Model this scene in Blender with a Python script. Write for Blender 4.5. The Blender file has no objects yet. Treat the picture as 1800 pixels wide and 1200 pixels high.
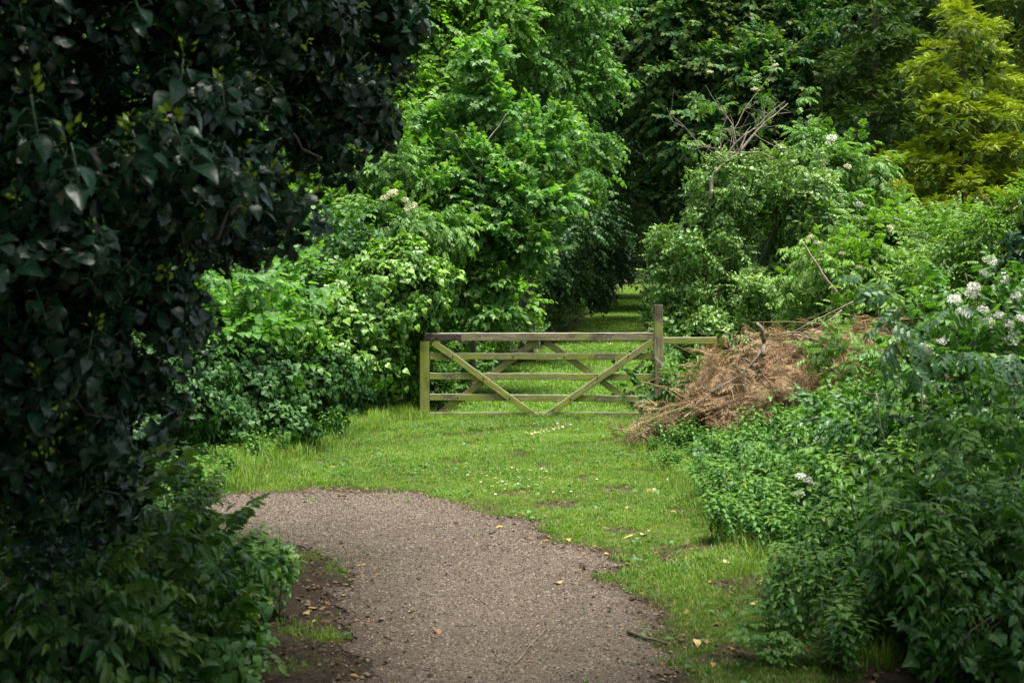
import bpy, math
import numpy as np
from mathutils import Vector

S = bpy.context.scene
COL = S.collection
rng = np.random.default_rng(11)
FPX, CAMZ, HORY = 2500.0, 1.75, 510.0      # 50 mm lens on 36 mm film, eye height, horizon row of the 1800 px frame
PI = math.pi

def W(px, py, Y):
    return np.array([(px - 900) / FPX * Y, Y, CAMZ - (py - HORY) / FPX * Y])

def G(px, py):
    """point of the flat ground seen at a pixel"""
    Y = CAMZ * FPX / (py - HORY)
    return np.array([(px - 900) / FPX * Y, Y])

def ss(t):
    t = np.clip(t, 0, 1)
    return t * t * (3 - 2 * t)

class Noise:
    def __init__(s, freq, dim=3, n=9, seed=0):
        r = np.random.default_rng(seed)
        k = r.normal(size=(n, dim)); k /= np.linalg.norm(k, axis=1)[:, None]
        s.k = k * freq * r.uniform(.6, 1.7, (n, 1)); s.p = r.uniform(0, 6.28, n)
    def __call__(s, P):
        return np.sin(P @ s.k.T + s.p).mean(1) * 2.0

def lane_c(y): return 0.66 + 0.097 * (y - 20)
def lane_h(y): return np.interp(y, [19, 28, 38, 60, 120], [1.55, 1.5, 1.1, .85, .9])

_gn = Noise(1.3, 2, 8, 3)
def gz(x, y):
    x = np.asarray(x, float); y = np.asarray(y, float)
    z = 0.022 * np.maximum(0, y - 20) + 0.0
    xr = np.where(y < 19.5, 1.75, lane_c(y) + lane_h(y) + .2)
    xl = np.where(y < 19.5, -2.7, lane_c(y) - lane_h(y) - .4)
    z = z + .42 * ss((x - xr) / 2.5) + .3 * ss((xl - x) / 3.0)
    return z + .012 * _gn(np.stack([x.ravel(), y.ravel()], 1)).reshape(x.shape)

# ------------------------------------------------------------------ mesh building
class Geo:
    def __init__(s): s.V, s.F, s.T, s.K, s.n = [], [], [], [], 0
    def add(s, V, F, t=None, k=None):
        V = np.asarray(V, np.float32).reshape(-1, 3); F = np.asarray(F, np.int64).reshape(-1, 3)
        m = len(V)
        s.V.append(V); s.F.append(F + s.n); s.n += m
        s.T.append(np.full(m, .5, np.float32) if t is None else np.broadcast_to(np.asarray(t, np.float32), (m,)))
        s.K.append(np.zeros(m, np.float32) if k is None else np.broadcast_to(np.asarray(k, np.float32), (m,)))
    def build(s, name, mat, parent=None, base=None, smooth=False):
        V = np.concatenate(s.V); F = np.concatenate(s.F)
        if base is None and parent is not None: base = np.array(parent.location)
        if base is not None: V = V - np.asarray(base, np.float32)
        me = bpy.data.meshes.new(name)
        me.vertices.add(len(V)); me.vertices.foreach_set('co', V.astype(np.float32).ravel())
        me.loops.add(F.size); me.loops.foreach_set('vertex_index', F.astype(np.int32).ravel())
        me.polygons.add(len(F)); me.polygons.foreach_set('loop_start', np.arange(0, F.size, 3, dtype=np.int32))
        me.polygons.foreach_set('use_smooth', np.full(len(F), smooth))
        me.update(calc_edges=True)
        for nm, L in (('tint', s.T), ('tip', s.K)):
            a = me.attributes.new(nm, 'FLOAT', 'POINT'); a.data.foreach_set('value', np.concatenate(L).astype(np.float32))
        me.materials.append(mat)
        o = bpy.data.objects.new(name, me); COL.objects.link(o)
        if parent is not None: o.parent = parent
        elif base is not None: o.location = tuple(map(float, base))
        return o

def tag(o, label, cat, group=None):
    o['label'] = label; o['category'] = cat
    if group: o['group'] = group
    return o
def thing(name, label, cat, loc, group=None):
    o = bpy.data.objects.new(name, None); COL.objects.link(o)
    o.location = tuple(map(float, loc)); o.empty_display_size = .2
    return tag(o, label, cat, group)
def kind(o, k): o['kind'] = k; return o

def unit(v): return v / np.maximum(np.linalg.norm(v, axis=-1, keepdims=True), 1e-9)
def frames(axis, up):
    y = unit(axis); x = np.cross(y, up); bad = np.linalg.norm(x, axis=-1) < 1e-4
    if np.any(bad): x[bad] = np.cross(y[bad], np.array([1., .3, .2]))
    x = unit(x); z = np.cross(x, y)
    return np.stack([x, y, z], -1)

def tube(geo, pts, radii, n=7, tint=.5, wob=0., k=None):
    pts = np.asarray(pts, float); radii = np.broadcast_to(np.asarray(radii, float), (len(pts),))
    d = unit(np.gradient(pts, axis=0)); up = np.tile([.13, .31, .94], (len(pts), 1))
    R = frames(d, up); a = np.arange(n) / n * 2 * PI
    ring = np.cos(a)[None, :, None] * R[:, None, :, 0] + np.sin(a)[None, :, None] * R[:, None, :, 2]
    rr = radii[:, None] * (1 + wob * rng.normal(size=(len(pts), n)))
    V = (pts[:, None, :] + ring * rr[..., None]).reshape(-1, 3)
    F = []
    for i in range(len(pts) - 1):
        for j in range(n):
            q = (i * n + j, i * n + (j + 1) % n, (i + 1) * n + (j + 1) % n, (i + 1) * n + j)
            F += [(q[0], q[1], q[2]), (q[0], q[2], q[3])]
    m = len(V); V = np.vstack([V, pts[:1], pts[-1:]])
    for j in range(n):
        F += [(m, (j + 1) % n, j), (m + 1, (len(pts) - 1) * n + j, (len(pts) - 1) * n + (j + 1) % n)]
    geo.add(V, F, tint, k)

def curve(p0, p1, n=7, sag=0., wob=.05, r=None):
    r = r or rng
    t = np.linspace(0, 1, n)[:, None]; p0 = np.asarray(p0, float); p1 = np.asarray(p1, float)
    L = np.linalg.norm(p1 - p0); P = p0 + (p1 - p0) * t
    w = np.cumsum(r.normal(size=(n, 3)), 0) * wob * L / math.sqrt(n)
    w = w - w[-1] * t - w[0] * (1 - t)
    P = P + w; P[:, 2] += sag * L * (4 * t[:, 0] * (1 - t[:, 0]))
    return P

# ------------------------------------------------------------------ leaf templates: V, F, tint, tip   (petiole at 0, tip at +Y, face +Z)
def T_(V, F, t=0., k=0.):
    V = np.asarray(V, float); n = len(V)
    return dict(V=V, F=np.asarray(F, int), t=np.broadcast_to(np.asarray(t, float), (n,)).copy(), k=np.broadcast_to(np.asarray(k, float), (n,)).copy())
def fan_leaf(half, centre=(0, .32), dome=.16, droop=.25, fold=.1):
    pts = list(half) + [(-x, y) for x, y in reversed(half) if abs(x) > 1e-6]
    P = [(centre[0], centre[1])] + pts
    V = []
    for i, (x, y) in enumerate(P):
        r = math.hypot(x, y - centre[1])
        V.append((x, y, (0 if i == 0 else -dome * r * r) - droop * max(0, y) ** 2 * .5 + fold * abs(x)))
    n = len(pts)
    return T_(V, [(0, 1 + (i + 1) % n, 1 + i) for i in range(n)])
def strip_leaf(ws, fold=.25, droop=.3, wave=0.):
    """ws: (u, half width); folded along the midrib, bending down to the tip"""
    V = [(0, 0, 0)]; F = []; prev = None
    for i, (u, w) in enumerate(ws):
        z = -droop * u * u
        V += [(-w, u, z + fold * w + wave * (-1) ** i), (0, u, z), (w, u, z + fold * w - wave * (-1) ** i)]
        b = 1 + 3 * i
        if prev is None: F += [(0, b + 1, b), (0, b + 2, b + 1)]
        else: F += [(prev, prev + 1, b), (prev + 1, b + 1, b), (prev + 1, prev + 2, b + 1), (prev + 2, b + 2, b + 1)]
        prev = b
    V.append((0, 1, -droop)); e = len(V) - 1
    F += [(prev, prev + 1, e), (prev + 1, prev + 2, e)]
    return T_(V, F)
IVY = fan_leaf([(0, -.02), (.28, -.12), (.52, .14), (.36, .40), (.2, .68), (0, 1.0)], (0, .25), .3, .35, .12)
IVYM = fan_leaf([(0, 0), (.26, .0), (.40, .2), (.36, .45), (.2, .75), (0, 1.05)], (0, .3), .2, .4, .22)     # unlobed leaf of mature ivy
def veined(lf, w=.013):
    V, n = lf['V'], len(lf['V']); c = V[0] + [0, 0, .012]; tip = V[1:][np.argmax(V[1:, 1])]; base = V[1]
    g = Geo(); g.add(lf['V'], lf['F'], lf['t'], lf['k'])
    lat = [V[1 + i] for i in range(n - 1) if abs(V[1 + i][0]) > .33]
    for a, b in [(base, c), (c, tip)] + [(c, q) for q in lat]:
        b = b * .94 + c * .06 + [0, 0, .012]; a = a + [0, 0, .006]; d = unit(b - a); sd = unit(np.cross(d, [0, 0, 1.])) * w
        g.add([a - sd, a + sd, b + sd * .4, b - sd * .4], [(0, 1, 2), (0, 2, 3)], 0, -.6)
    return dict(V=np.concatenate(g.V).astype(float), F=np.concatenate(g.F), t=np.concatenate(g.T).astype(float), k=np.concatenate(g.K).astype(float))
IVYMV = veined(IVYM); IVYV = veined(IVY)
SYC = fan_leaf([(0, .04), (.2, -.05), (.5, .05), (.38, .22), (.68, .55), (.3, .55), (.22, .8), (0, 1.05)], (0, .25), .2, .4, .05)
ROUND = fan_leaf([(0, 0.03), (.24, -.02), (.44, .22), (.42, .52), (.24, .84), (0, 1.08)], (0, .38), .18, .35, .15)
OVATE = strip_leaf([(.16, .2), (.4, .29), (.72, .17)], .3, .3)
NETL = strip_leaf([(.1, .2), (.28, .27), (.45, .21), (.5, .25), (.7, .14), (.75, .16)], .25, .45)
ELDL = strip_leaf([(.25, .2), (.6, .2)], .3, .35)
LANCE = strip_leaf([(.3, .15), (.65, .13)], .3, .3)
SMALL = T_([(0, 0, 0), (-.3, .45, .06), (0, .5, -.04), (.3, .45, .06), (0, 1, -.2)], [(0, 2, 1), (0, 3, 2), (1, 2, 4), (2, 3, 4)])

def place(tm, pos, axis, up, scale, tint=None, kadd=None):
    """copies of a template merged: returns V, F, t, k"""
    pos = np.atleast_2d(pos).astype(float); M = len(pos)
    R = frames(np.atleast_2d(axis).astype(float), np.atleast_2d(up).astype(float))
    sc = np.broadcast_to(np.asarray(scale, float), (M,))
    V = np.einsum('mij,nj->mni', R, tm['V']) * sc[:, None, None] + pos[:, None, :]
    n = len(tm['V'])
    F = (tm['F'][None] + (np.arange(M) * n)[:, None, None]).reshape(-1, 3)
    t = np.broadcast_to(tm['t'][None], (M, n)) + (0 if tint is None else np.broadcast_to(np.asarray(tint, float), (M,))[:, None])
    k = np.broadcast_to(tm['k'][None], (M, n)) + (0 if kadd is None else np.broadcast_to(np.asarray(kadd, float), (M,))[:, None])
    return V.reshape(-1, 3), F, t.ravel(), k.ravel()

def merge(parts):
    g = Geo()
    for p in parts: g.add(*p)
    return dict(V=np.concatenate(g.V).astype(float), F=np.concatenate(g.F), t=np.concatenate(g.T).astype(float), k=np.concatenate(g.K).astype(float))
def R3(n, r): return r.normal(size=(n, 3))

def twig(p, w, t=.0):
    g = Geo(); tube(g, p, w, 3, 0); return g.V[0], g.F[0], np.zeros(len(g.V[0])), np.full(len(g.V[0]), -1.)

def spray(leaf, n=11, size=.2, pairs=False, ang=55, hang=.5, flat=.25, arch=.25, r=None, tipgrow=.35, petiole=.1):
    """leafy twig of length 1 along +Y, leaves lying about the XY plane and hanging"""
    r = r or rng; parts = []
    tt = np.linspace(.12, 1, n)
    for i, t in enumerate(tt):
        sides = (-1, 1) if pairs else ((-1) ** i,)
        if i == n - 1: sides = (0,)
        for sd in sides:
            a = math.radians(ang * (1 - .25 * t)) * sd + r.normal() * .25
            ax = np.array([math.sin(a), math.cos(a), -hang + r.normal() * .25])
            up = np.array([r.normal() * flat, r.normal() * flat - .1, 1.])
            p = np.array([math.sin(a) * petiole, t + math.cos(a) * petiole, -arch * t * t - .05])
            s = size * (1.15 - tipgrow * t) * r.uniform(.75, 1.2)
            parts.append(place(leaf, p, ax, up, s, r.uniform(-.22, .22), max(0, t - .55) * 1.6))
    return merge(parts)

def rosette(leaf, n=9, size=.5, bud=False, r=None, drop=.8):
    """shoot of mature ivy: leaves spread round an upright stem (+Y), tips down"""
    r = r or rng; parts = []
    for i in range(n):
        a = i * 2.4 + r.normal() * .3; t = 1 - i / n
        d = np.array([math.cos(a), 0, math.sin(a)])
        p = d * (.22 + .1 * (1 - t)) + np.array([0, t * .75, 0])
        ax = d * 1.0 + np.array([0, -drop * r.uniform(.4, 1.4), 0]); up = np.array([0, 1, 0]) + d * .5 + r.normal(size=3) * .25
        parts.append(place(leaf, p, ax, up, size * r.uniform(.7, 1.15) * (.75 + .35 * (1 - t)), r.uniform(-.25, .25), 0))
        parts.append(twig(np.array([[0, t * .75, 0], p * .6 + np.array([0, t * .35, 0]), p]), .012))
    parts.append(twig(np.array([[0, -.2, 0], [0.02, .3, 0], [0, .9, .02]]), .022))
    if bud:
        for i in range(9):
            a = r.uniform(0, 6.28); d = np.array([math.cos(a), r.uniform(.6, 1.6), math.sin(a)])
            p = np.array([0, .85 + .04 * i, 0]) + d * np.array([.1, .04, .1])
            parts.append(place(SMALL, p, d, r.normal(size=3), size * r.uniform(.25, .45), .3, 1.0))
    return merge(parts)

def ivymat(n=14, size=.3, r=None, leaf=IVY):
    """patch of ivy on a wall of leaves: +Y outward, +Z up; tips hang, faces look outward and up"""
    r = r or rng; parts = []
    for i in range(n):
        p = np.array([r.uniform(-.5, .5), r.uniform(-.15, .3), r.uniform(-.5, .5)])
        ax = np.array([r.normal() * .55, .25, -1.]); up = np.array([r.normal() * .35, 1., .55 + r.normal() * .35])
        parts.append(place(leaf, p, ax, up, size * r.uniform(.6, 1.25), r.uniform(-.25, .25), max(0, r.normal() * .3)))
    return merge(parts)

def pinnate(leaf, pairs=3, size=.36, droop=.3, r=None):
    r = r or rng; parts = []
    for i in range(pairs):
        t = .35 + .6 * i / max(1, pairs - .5)
        for sd in (-1, 1):
            parts.append(place(leaf, (0, t, -droop * t * t), (sd * .9, .5, -.25), (0, 0, 1), size * r.uniform(.85, 1.1), r.uniform(-.08, .08)))
    parts.append(place(leaf, (0, 1, -droop), (0, 1, -.6), (0, 0, 1), size * 1.1, 0))
    parts.append(twig(np.array([[0, 0, 0], [0, .5, -droop * .25], [0, 1, -droop]]), .01))
    return merge(parts)

def cyp_spray(r, droop=.45, w=.075):
    parts = []
    K = T_([(0, 0, 0), (-w, .45, .01), (w, .45, .01), (0, 1, -.08)], [(0, 2, 1), (1, 2, 3)])
    for i in range(8):
        t = .1 + .85 * i / 7
        L = .55 * (1 - .75 * t) + .1
        for sd in (-1, 1):
            a = math.radians(46) * sd + r.normal() * .12
            p = np.array([0, t, -droop * t * t]); ax = np.array([math.sin(a), math.cos(a), -.5 * t - .1 + r.normal() * .1])
            parts.append(place(K, p, ax, (0, 0, 1), L * 1.15, r.uniform(-.2, .2), t * .5))
            for q in (.45,):
                for s2 in (-1, 1):
                    a2 = a + s2 * .7; p2 = p + unit(ax) * L * q
                    parts.append(place(K, p2, (math.sin(a2), math.cos(a2), -.35 - .4 * t), (0, 0, 1), L * .55 * (1.2 - q), r.uniform(-.2, .2), t * .5 + q * .5))
    parts.append(place(K, (0, .9, -droop * .8), (0, 1, -.9), (0, 0, 1), .25, 0, 1.))
    return merge(parts)

# ------------------------------------------------------------------ crowns
def px_lobes(L):
    out = []
    for l in L:
        px, py, Y, rx, ry = l[:5]; rd = l[5] if len(l) > 5 else .8 * (rx + ry) / 2
        out.append((W(px, py, Y), np.array([rx, rd, ry]) * Y / FPX))
    return out
def ell_area(r):
    a, b, c = r; p = 1.6
    return 4 * PI * (((a * b) ** p + (a * c) ** p + (b * c) ** p) / 3) ** (1 / p)

def crown_points(lobes, sub_r, cover, per_sub, r, flat=.65, back=.4, gap=.15, fill=.25, seed=1):
    nz = Noise(1.6 / sub_r * .35, 3, 9, seed)
    P, N, C = [], [], []
    cs = np.array([l[0] for l in lobes]); rs = np.array([l[1] for l in lobes])
    for li, (c, rad) in enumerate(lobes):
        n = max(3, int(cover * ell_area(rad) / (PI * sub_r ** 2)))
        d = unit(R3(n, r)); d = d[(d[:, 1] < .35) | (r.random(len(d)) < back)]
        p = c + rad * d * (1 + .26 * nz(c + rad * d)[:, None] + .35 * (r.random((len(d), 1)) < .07) - .22 * r.random((len(d), 1)) ** 1.5)
        q = np.linalg.norm((p[:, None, :] - cs[None]) / rs[None], axis=2); q[:, li] = 9
        ok = (q.min(1) > .72) & (nz(p * 1.7 + 5) > -1.2 + gap * 4)
        p, d = p[ok], d[ok]; nr = unit(d / rad)
        if len(p) == 0: continue
        sr = sub_r * r.uniform(.55, 1.3, len(p)); ct = r.normal(size=len(p)) * .16
        m = per_sub
        d2 = unit(R3(len(p) * m, r).reshape(len(p), m, 3) + .75 * nr[:, None, :] + np.array([0, 0, .45]))
        pp = p[:, None, :] + sr[:, None, None] * d2 * np.array([1, 1, flat]) * r.uniform(.55, 1.05, (len(p), m, 1))
        P.append(pp.reshape(-1, 3)); N.append(unit(d2 + .4 * nr[:, None, :]).reshape(-1, 3)); C.append(np.repeat(ct, m))
        if fill > 0:      # leaves on the inner twigs, tinted darker with the crown's shade in the colour
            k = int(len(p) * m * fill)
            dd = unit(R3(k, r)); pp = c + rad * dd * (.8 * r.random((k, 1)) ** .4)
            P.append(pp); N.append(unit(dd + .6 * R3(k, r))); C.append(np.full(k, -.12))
    return np.concatenate(P), np.concatenate(N), np.concatenate(C)

def grow(geo, pts, temps, size, r, out=1., grav=-.3, jit=.35, upz=.8, tip=0., svar=.3):
    P, N, C = pts
    which = r.integers(0, len(temps), len(P))
    for i, tm in enumerate(temps):
        m = which == i; n = int(m.sum())
        if not n: continue
        ax = N[m] * out + R3(n, r) * jit + np.array([0, 0, grav])
        up = np.array([0, 0, 1.]) * upz + N[m] * (1 - upz) + R3(n, r) * .15
        k = tip * np.clip(N[m][:, 2] * .7 + .3, 0, 1) if tip else None  # sprays facing up take more tip colour, so crown tops are lighter
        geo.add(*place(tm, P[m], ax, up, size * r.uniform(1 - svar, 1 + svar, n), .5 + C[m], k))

def limbs(geo, base, lobes, r0, r, n=9, twigs=2, fork=.35):
    """trunk from the base through the lobes with a limb into each lobe"""
    base = np.asarray(base, float); cs = sorted([l[0] for l in lobes], key=lambda c: c[2])
    top = cs[-1]; mean = np.mean(cs, 0)
    mid = np.array([base[0] * .6 + mean[0] * .4, base[1] * .6 + mean[1] * .4, base[2] + fork * (top[2] - base[2])])
    main = np.vstack([curve(base - [0, 0, .15], mid, n, 0, .05, r)[:-1], curve(mid, top, n, 0, .08, r)])
    tube(geo, main, np.linspace(r0, r0 * .15, len(main)) * np.where(np.arange(len(main)) == 0, 1.35, 1), 9, .5, .06)
    for c, rad in lobes:
        j = int(np.argmin(np.abs(main[:, 2] - (base[2] + .7 * (c[2] - base[2]))))); j = min(max(j, 2), len(main) - 2)
        rr = r0 * (1 - j / len(main)) * .6
        lim = curve(main[j], c + r.normal(size=3) * rad * .2, 7, .06, .1, r)
        tube(geo, lim, np.linspace(rr, rr * .25, 7), 6, .5, .05)
        for _ in range(twigs):
            d = unit(r.normal(size=3) + [0, -.4, .2])
            tube(geo, curve(lim[r.integers(3, 7)], c + rad * d * .95, 6, .05, .12, r), np.linspace(rr * .3, .006, 6), 4, .5)

# ------------------------------------------------------------------ materials
def newmat(name):
    m = bpy.data.materials.new(name); m.use_nodes = True; nt = m.node_tree; nt.nodes.clear()
    out = nt.nodes.new('ShaderNodeOutputMaterial')
    return m, nt, out
def N_(nt, t, **kw):
    n = nt.nodes.new(t)
    for k, v in kw.items():
        if k.startswith('i_'): n.inputs[k[2:].replace('_', ' ')].default_value = v
        else: setattr(n, k, v)
    return n
def mixc(nt, fac, a, b, mode='MIX'):
    n = nt.nodes.new('ShaderNodeMix'); n.data_type = 'RGBA'; n.blend_type = mode
    for s, v in ((n.inputs[0], fac), (n.inputs[6], a), (n.inputs[7], b)):
        if hasattr(v, 'is_output'): nt.links.new(v, s)
        elif isinstance(v, (int, float)): s.default_value = v
        else: s.default_value = (*v, 1)
    return n.outputs[2]
def ramp(nt, src, lo, hi):
    n = nt.nodes.new('ShaderNodeMapRange'); n.inputs[1].default_value = lo; n.inputs[2].default_value = hi
    nt.links.new(src, n.inputs[0]); return n.outputs[0]
def noise(nt, scale, detail=4, vec=None, rough=.55):
    n = N_(nt, 'ShaderNodeTexNoise'); n.inputs['Scale'].default_value = scale; n.inputs['Detail'].default_value = detail; n.inputs['Roughness'].default_value = rough
    if vec is not None: nt.links.new(vec, n.inputs['Vector'])
    return n.outputs['Fac']
def objco(nt, scale=(1, 1, 1)):
    t = N_(nt, 'ShaderNodeTexCoord'); m = N_(nt, 'ShaderNodeMapping'); m.inputs['Scale'].default_value = scale
    nt.links.new(t.outputs['Object'], m.inputs['Vector']); return m.outputs['Vector']

def leafmat(name, dark, light, tipc=None, rough=.45, trans=.32, spec=.4, tcol=None, stem=(.06, .05, .025)):
    m, nt, out = newmat(name)
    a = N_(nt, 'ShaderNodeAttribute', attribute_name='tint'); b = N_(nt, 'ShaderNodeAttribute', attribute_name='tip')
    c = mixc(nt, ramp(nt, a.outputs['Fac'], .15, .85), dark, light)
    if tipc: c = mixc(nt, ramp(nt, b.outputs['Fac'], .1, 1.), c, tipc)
    c = mixc(nt, ramp(nt, b.outputs['Fac'], -.3, -.7), c, stem)
    p = N_(nt, 'ShaderNodeBsdfPrincipled'); p.inputs['Roughness'].default_value = rough; p.inputs['Specular IOR Level'].default_value = spec
    nt.links.new(c, p.inputs['Base Color'])
    tr = N_(nt, 'ShaderNodeBsdfTranslucent')
    nt.links.new(mixc(nt, 1., c, tcol or (1.35, 1.55, .4), 'MULTIPLY'), tr.inputs['Color'])
    mx = N_(nt, 'ShaderNodeMixShader'); mx.inputs[0].default_value = trans
    nt.links.new(p.outputs[0], mx.inputs[1]); nt.links.new(tr.outputs[0], mx.inputs[2]); nt.links.new(mx.outputs[0], out.inputs[0])
    return m
def simple(name, ca, cb, scale=8, rough=.85, bump=.3, stretch=(1, 1, 1), bs=None):
    m, nt, out = newmat(name); v = objco(nt, stretch)
    f = noise(nt, scale, 6, v); c = mixc(nt, ramp(nt, f, .35, .65), ca, cb)
    p = N_(nt, 'ShaderNodeBsdfPrincipled'); p.inputs['Roughness'].default_value = rough
    nt.links.new(c, p.inputs['Base Color'])
    bp = N_(nt, 'ShaderNodeBump'); bp.inputs['Strength'].default_value = bump; bp.inputs['Distance'].default_value = .02
    nt.links.new(noise(nt, bs or scale * 3, 5, v), bp.inputs['Height']); nt.links.new(bp.outputs[0], p.inputs['Normal'])
    nt.links.new(p.outputs[0], out.inputs[0]); return m

M = {}
M['bark'] = simple('bark', (.045, .035, .022), (.10, .085, .055), 12, .9, .6, (1, 1, .25))
M['barkpale'] = simple('pale_bark', (.16, .13, .085), (.30, .26, .19), 14, .85, .5, (1, 1, .3))
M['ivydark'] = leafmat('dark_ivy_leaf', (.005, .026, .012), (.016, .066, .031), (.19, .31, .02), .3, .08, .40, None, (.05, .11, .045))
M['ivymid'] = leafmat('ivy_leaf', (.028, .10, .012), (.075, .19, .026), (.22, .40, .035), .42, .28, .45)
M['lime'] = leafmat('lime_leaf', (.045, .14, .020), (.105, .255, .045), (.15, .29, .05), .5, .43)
M['hazel'] = leafmat('hazel_leaf', (.066, .175, .016), (.15, .31, .036), (.2, .36, .04), .5, .44)
M['shade'] = leafmat('shade_painted_leaf', (.013, .055, .010), (.034, .105, .02), (.05, .12, .025), .5, .28)  # leaf green darkened, the trees' shade is put into the colour
M['syc'] = leafmat('sycamore_leaf', (.055, .165, .034), (.13, .30, .07), (.16, .26, .06), .42, .42)
M['sycdark'] = leafmat('dark_sycamore_leaf', (.027, .095, .028), (.07, .175, .05), (.14, .18, .035), .6, .3, .2)
M['elder'] = leafmat('elder_leaf', (.042, .13, .014), (.10, .23, .032), (.14, .27, .04), .5, .34)
M['hedge'] = leafmat('hedge_leaf', (.045, .125, .010), (.11, .23, .024), (.15, .27, .03), .5, .36)
M['rowan'] = leafmat('rowan_leaf', (.038, .125, .016), (.09, .22, .032), (.14, .27, .04), .45, .32)
M['nettle'] = leafmat('nettle_leaf', (.028, .10, .012), (.075, .20, .028), (.15, .26, .03), .48, .32)
M['bramble'] = leafmat('bramble_leaf', (.02, .075, .014), (.055, .155, .03), (.08, .18, .03), .45, .26)
M['elderivy'] = leafmat('pale_ivy_leaf', (.055, .155, .022), (.15, .30, .07), (.28, .42, .11), .4, .28, .5)
M['cypdark'] = leafmat('green_cypress_foliage', (.007, .040, .008), (.022, .085, .012), (.12, .20, .014), .6, .2, .3, (1.1, 1.3, .4))
M['ivyshade'] = leafmat('shade_painted_ivy_leaf', (.013, .052, .012), (.042, .115, .026), (.10, .2, .04), .5, .22, .22)  # darker copy of the ivy green with shade painted in
M['rowanblue'] = leafmat('blue_grey_rowan_leaf', (.04, .12, .04), (.09, .21, .08), None, .4, .25, .5)
M['leftshrub'] = leafmat('dogwood_leaf', (.022, .08, .015), (.065, .18, .034), (.15, .25, .035), .42, .28, .45)
M['yew'] = leafmat('deep_green_leaf', (.024, .085, .02), (.06, .16, .036), (.08, .18, .03), .5, .3)
M['cyp'] = leafmat('golden_cypress_foliage', (.007, .045, .006), (.045, .15, .012), (.31, .385, .014), .6, .2, .3, (1.15, 1.3, .4))
M['brown'] = leafmat('dead_cypress_foliage', (.075, .045, .021), (.23, .145, .072), (.37, .26, .15), .8, .12, .2, (1.2, 1, .75))
M['grass'] = leafmat('grass_blade', (.045, .135, .008), (.125, .25, .018), (.28, .29, .09), .5, .4)
M['cream'] = leafmat('cream_flower', (.50, .48, .30), (.68, .66, .46), None, .8, .25, .2, (1, 1, .8), (.1, .15, .05))
M['white'] = leafmat('white_flower', (.62, .62, .56), (.8, .8, .74), None, .8, .25, .2, (1, 1, .9), (.1, .15, .05))
M['yellow'] = leafmat('yellow_flower', (.55, .38, .02), (.7, .5, .03), None, .8, .2, .2)
M['deadleaf'] = leafmat('fallen_leaf', (.20, .09, .03), (.42, .30, .12), None, .7, .1, .3, (1, 1, .7))
M['paleleaf'] = leafmat('pale_fallen_leaf', (.42, .30, .07), (.55, .46, .22), None, .7, .1, .3, (1, 1, .7))
M['clover'] = leafmat('clover_leaf', (.03, .10, .018), (.08, .19, .04), None, .5, .3)
M['litter'] = leafmat('leaf_litter', (.03, .02, .013), (.20, .13, .07), None, .85, .05, .2, (1, 1, .8))
M['twig'] = simple('dry_twig', (.10, .08, .055), (.22, .18, .13), 20, .9, .3)
M['iron'] = simple('rusty_iron', (.03, .022, .018), (.07, .045, .03), 30, .7, .3)
M['steel'] = simple('galvanised_steel', (.25, .25, .25), (.4, .4, .4), 40, .4, .1)

def woodmat(name, moss=.5, lichen=.5):
    m, nt, out = newmat(name); v = objco(nt, (1.2, 14, 14)); u = objco(nt)
    grain = noise(nt, 3.2, 8, v, .65)
    c = mixc(nt, ramp(nt, grain, .32, .66), (.085, .066, .034), (.30, .25, .145))
    f = noise(nt, 2.6, 5, u)
    c = mixc(nt, ramp(nt, f, .62 - .3 * moss, .85 - .25 * moss), c, (.22, .26, .03))
    dk = noise(nt, 1.9, 6, objco(nt, (1, 1, 1.7)))
    c = mixc(nt, ramp(nt, dk, .52, .74), c, (.035, .03, .02))
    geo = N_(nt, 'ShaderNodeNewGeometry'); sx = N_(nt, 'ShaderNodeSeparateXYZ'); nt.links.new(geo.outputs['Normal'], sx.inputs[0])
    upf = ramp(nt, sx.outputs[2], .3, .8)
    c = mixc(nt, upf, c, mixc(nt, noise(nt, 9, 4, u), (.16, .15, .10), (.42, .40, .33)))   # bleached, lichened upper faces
    li = ramp(nt, noise(nt, 26, 5, u, .7),   .64 - .06 * lichen, .70)
    c = mixc(nt, li, c, (.42, .43, .36))
    p = N_(nt, 'ShaderNodeBsdfPrincipled'); p.inputs['Roughness'].default_value = .88
    nt.links.new(c, p.inputs['Base Color'])
    bp = N_(nt, 'ShaderNodeBump'); bp.inputs['Strength'].default_value = .6; bp.inputs['Distance'].default_value = .008
    nt.links.new(grain, bp.inputs['Height']); nt.links.new(bp.outputs[0], p.inputs['Normal'])
    nt.links.new(p.outputs[0], out.inputs[0]); return m
M['wood'] = woodmat('weathered_gate_wood', .95, .8)
M['woodmoss'] = woodmat('mossy_gate_wood', 1.2, .3)
M['woodtop'] = woodmat('weathered_top_rail_wood', .3, 1.1)
M['woodpost'] = woodmat('weathered_post_wood', .35, .3)

# ------------------------------------------------------------------ ground, path
def axis_pts(lo, hi, step, far_lo, far_hi):
    a = np.arange(lo, hi + 1e-6, step)
    l = lo - np.geomspace(step, lo - far_lo, 16); h = hi + np.geomspace(step, far_hi - hi, 16)
    return np.concatenate([l[::-1], a, h])
def grid_mesh(xs, ys, zf, name, mat):
    X, Y = np.meshgrid(xs, ys); Z = zf(X, Y); nx = len(xs)
    V = np.stack([X.ravel(), Y.ravel(), Z.ravel()], 1)
    i = (np.arange(len(ys) - 1)[:, None] * nx + np.arange(nx - 1)[None]).ravel()
    F = np.concatenate([np.stack([i, i + 1, i + nx + 1], 1), np.stack([i, i + nx + 1, i + nx], 1)])
    g = Geo(); g.add(V, F); return g.build(name, mat, smooth=True)

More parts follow.
